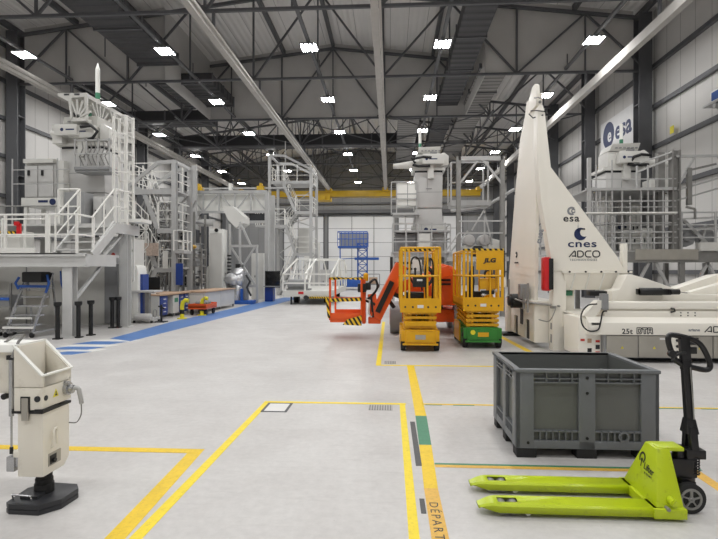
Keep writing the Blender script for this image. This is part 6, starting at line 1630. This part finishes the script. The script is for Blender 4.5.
t.part('arm', MB().bar((-7.25, 15.9, .5), (-7.05, 15.9, .42), .04), M['ink'])
# bent yellow guard posts
t = Thing('guard_post', 'bent yellow guard post, the nearer of two by the orange cart', 'guard post', (-6.9, 17.4, 0), 'bent yellow guard posts')
for k, (x, y) in enumerate(((-6.98, 17.1),)):
    t.part('tube', MB().tube([(x, y, .2), (x, y, .42), (x + .03, y, .55), (x + .12, y, .62), (x + .22, y, .6)], .07, 12), M['hose'])
    t.part('black_collar', MB().cyl((x, y, .16), (x, y, .3), .075, 14), M['black'])
    t.part('foot', MB().cyl((x, y, 0), (x, y, .16), .07, 14).cyl((x, y, 0), (x, y, .03), .16, 18), M['hose'])
g2 = dup(t.o, (.2, 1.3, 0), 'bent yellow guard post, the farther of two by the orange cart')
# orange cart
t = Thing('cart', 'low orange cart with black wheels between the benches', 'cart', (-6.95, 18.9, 0))
t.part('tray', MB().box(-7.25, -6.6, 18.3, 19.5, .22, .27).box(-7.25, -6.6, 18.3, 18.33, .27, .42).box(-7.25, -6.6, 19.47, 19.5, .27, .42).box(-6.63, -6.6, 18.33, 19.47, .27, .4).box(-7.25, -7.22, 18.33, 19.47, .27, .4), M['orange'], bevel=.006)
for x in (-7.18, -6.67):
    for y in (18.5, 19.3): t.part('wheel', MB().cyl((x - .03, y, .11), (x + .03, y, .11), .11, 16), M['rubber'])
t.part('handle', MB().tube([(-7.2, 18.32, .4), (-7.2, 18.25, .75), (-6.65, 18.25, .75), (-6.65, 18.32, .4)], .018, 8), M['galv'])
t.part('load', MB().box(-7.1, -6.75, 18.5, 19.3, .27, .36).cyl((-7.15, 18.8, .42), (-6.7, 18.8, .42), .06, 12).cyl((-7.15, 19.1, .42), (-6.7, 19.1, .42), .06, 12), M['grey_m'])
# equipment standing on the benches
t = Thing('equipment_rack', 'dark open rack packed with pipes behind the nearer bench', 'rack', (-8.55, 22.35, 0))
for x in (-8.95, -8.15):
    for y in (22.1, 22.6): t.part('upright', MB().bar((x, y, 0), (x, y, 2.6), .06), M['galv'])
for k in range(7): t.part('shelf', MB().box(-8.95, -8.15, 22.1, 22.6, .35 + k * .36, .39 + k * .36), M['galv'])
for k in range(14):
    x = -8.85 + .12 * (k % 6); z = .39 + .36 * (k // 2)
    t.part('component', MB().cyl((x, 22.15, z + .09), (x, 22.5, z + .09), .07 + .02 * (k % 2), 12) if k % 3 else MB().box(x - .08, x + .1, 22.15, 22.5, z, z + .2), M[('grey_m', 'white2', 'galv')[k % 3]])
t.part('brass_valve', MB().cyl((-8.6, 22.05, 2.65), (-8.6, 22.3, 2.65), .1, 12).cyl((-8.8, 22.1, 2.65), (-8.4, 22.1, 2.65), .06, 10).cyl((-8.6, 22.1, 2.6), (-8.6, 22.1, 2.95), .05, 10), M['tape_or'])
# foil wrapped robot arm on a blue base
t = Thing('wrapped_arm', 'jointed machine arm wrapped in silver foil on a blue floor base', 'machine arm', (-7.3, 25.2, 0))
X, Y = at(236, 300, 25).x, 25.0
t.part('base', MB().box(X - .35, X + .9, Y - .4, Y + .4, .0, .18), M['blue'], bevel=.02)
t.part('pedestal', MB().cyl((X, Y, .18), (X, Y, .6), .22, 18), M['foil'])
t.part('lower_wrap', MB().sphere((X + .1, Y, .68), .32, 16, 10, (.8, .8, 1.3)).jitter(.03), M['foil'])
t.part('upper_wrap', MB().sphere((X - .1, Y - .05, 1.22), .46, 16, 10, (1.0, .8, .7)).sphere((X + .15, Y - .05, 1.5), .28, 14, 8, (1, 1, 1.0)).sphere((X + .2, Y - .1, 1.2), .3, 14, 8, (.8, .8, 1.2)).jitter(.035), M['foil'])
t.part('dark_cover', MB().box(X + .32, X + .58, Y - .1, Y + .25, .18, 1.55), M['grey_m'], bevel=.05)
t.part('side_panel', MB().box(X - .62, X - .4, Y + .1, Y + .3, .6, 1.5), M['galv'], bevel=.03)
t.part('cable', MB().tube([(X + .55, Y - .15, 1.4), (X + .75, Y - .2, 1.1), (X + .6, Y - .2, .8), (X + .8, Y - .2, .4)], .05, 8), M['ink'])
t.part('head_unit', MB().box(X - .0, X + .2, Y - .12, Y + .12, 1.68, 1.95), M['black'], bevel=.03)
t.part('blue_bracket', MB().box(X + .3, X + .42, Y - .3, Y - .2, .18, .75), M['blue'])
# console beside the stair tower
t = Thing('console', 'dark screen above a blue cabinet before the far stair tower', 'console', (-6.3, 27.5, 0))
Y = 27.0
p, q = at(265, 286, Y), at(280, 271, Y)
t.part('screen', MB().box(p.x, q.x, Y, Y + .06, at(0, 288, Y).z + .05, at(270, 271, Y).z), M['glass'], bevel=.01)
t.part('screen_post', MB().box((p.x + q.x) / 2 - .04, (p.x + q.x) / 2 + .04, Y + .06, Y + .12, 0, 1.2), M['galv'])
t.part('cabinet', MB().box(p.x, p.x + .42, Y - .05, Y + .5, .0, .72), M['blue_d'], bevel=.02)
t.part('keyboard_shelf', MB().box(p.x, q.x + .1, Y - .35, Y - .05, .78, .82), M['grey_m'])
case('white tall cabinet left of the dark screen console', -7.75, -7.05, 28.7, 29.3, 0, 2.6, M['white2'], 1)

# ------------------------------------------------------------------ white cage trailer
def trailer():
    t = Thing('cage_trailer', 'white framed cage trailer with sloping ends standing near the far blue lane', 'trailer', (-3.9, 28, 0))
    R = M['white3']; x0, x1, ya, yb = -5.1, -2.78, 24.5, 33.0
    t.part('bed', MB().box(x0, x1, ya, yb, .38, .66), M['white2'], bevel=.01)
    t.part('tail_light', MB().box(x0 + .75, x0 + 1.0, ya - .02, ya, .5, .62), M['red'])
    t.part('load_roll', MB().cyl((x0 + .15, ya + .6, .95), (x0 + 1.1, ya + .6, .95), .25, 18).box(x0 + .1, x0 + 1.2, ya + .4, ya + 1.2, .66, .75), M['grey_m'])
    for x in (x0 + .4, x1 - .4):
        for y in (ya + 1.5, yb - 1.5): t.part('wheel', MB().cyl((x - .12, y, .25), (x + .12, y, .25), .25, 18), M['rubber'])
    t.part('support_leg', MB().box(x0 + .35, x0 + .43, ya + .1, ya + .18, 0, .4), M['ink'])
    t.part('tow_hitch', MB().cyl((x0 + 1.12, ya - .05, .33), (x0 + 1.12, ya + .2, .33), .12, 14), M['ink'])
    t.part('step_sill', MB().box(x0 + 1.3, x1, ya - .1, ya + .3, .3, .38), M['hazard_s'])
    for y in (24.55, 26.5, 28.3, 30, 31.5, 32.9):
        z = 1.45 if y < 26 else (1.95 if y < 28 or y > 32 else 2.25)
        for x in (x0, x1): t.part('cage_post', MB().bar((x, y, .66), (x, y, z), .07), R)
    for x in (x0, x1, (x0 + x1) / 2 - .1):
        t.part('cage_rail', MB().tube([(x, 24.55, .66), (x, 24.55, 1.45), (x, 28.3, 2.25), (x, 31.5, 2.25), (x, 32.9, 1.5), (x, 32.9, .66)], .045, 8), R)
    for y, z in ((24.55, 1.45), (28.3, 2.25), (31.5, 2.25), (24.55, 1.02)): t.part('cross_rail', MB().bar((x0, y, z), (x1, y, z), .07), R)
    for x in (x0, x1):
        t.part('cage_brace', MB().bar((x, 26.5, .66), (x, 28.3, 2.25), .06).bar((x, 28.3, 2.25), (x, 30.0, .66), .06), R)
        t.part('mid_rail', MB().bar((x, 24.55, 1.1), (x, 32.9, 1.1), .05), R)
    for xx in (x0 + .95, x0 + 1.15): t.part('front_upright', MB().bar((xx, ya, .4), (xx - .2, 28.3, 2.25), .06), R)
trailer()
# far white crates and a small cart near the doors
case('pale tall board leaning by the far door, behind the cage trailer', -7.8, -6.4, 47, 47.5, 0, 4.2, M['white2'], 2, handle=False)
case('grey machine cabinet behind the cage trailer', -4.9, -3.6, 36.5, 37.3, 0, 1.7, M['grey_l'], 2)
t = Thing('hand_cart', 'small dark framed cart in front of the far white door', 'cart', (-1.6, 50, 0))
t.part('frame', MB().bar((-2.2, 50, .1), (-2.2, 50, 1.3), .08).bar((-1.0, 50, .1), (-1.0, 50, 1.3), .08).bar((-2.2, 50, 1.3), (-1.0, 50, 1.3), .08).box(-2.2, -1.0, 49.6, 50.4, .3, .38), M['grey_m'])
t.part('load', MB().box(-2.0, -1.2, 49.7, 50.3, .38, 1.0), M['wood'], bevel=.02)
for x in (-2.1, -1.1): t.part('wheel', MB().cyl((x - .05, 49.7, .15), (x + .05, 49.7, .15), .15, 14).cyl((x - .05, 50.3, .15), (x + .05, 50.3, .15), .15, 14), M['rubber'])
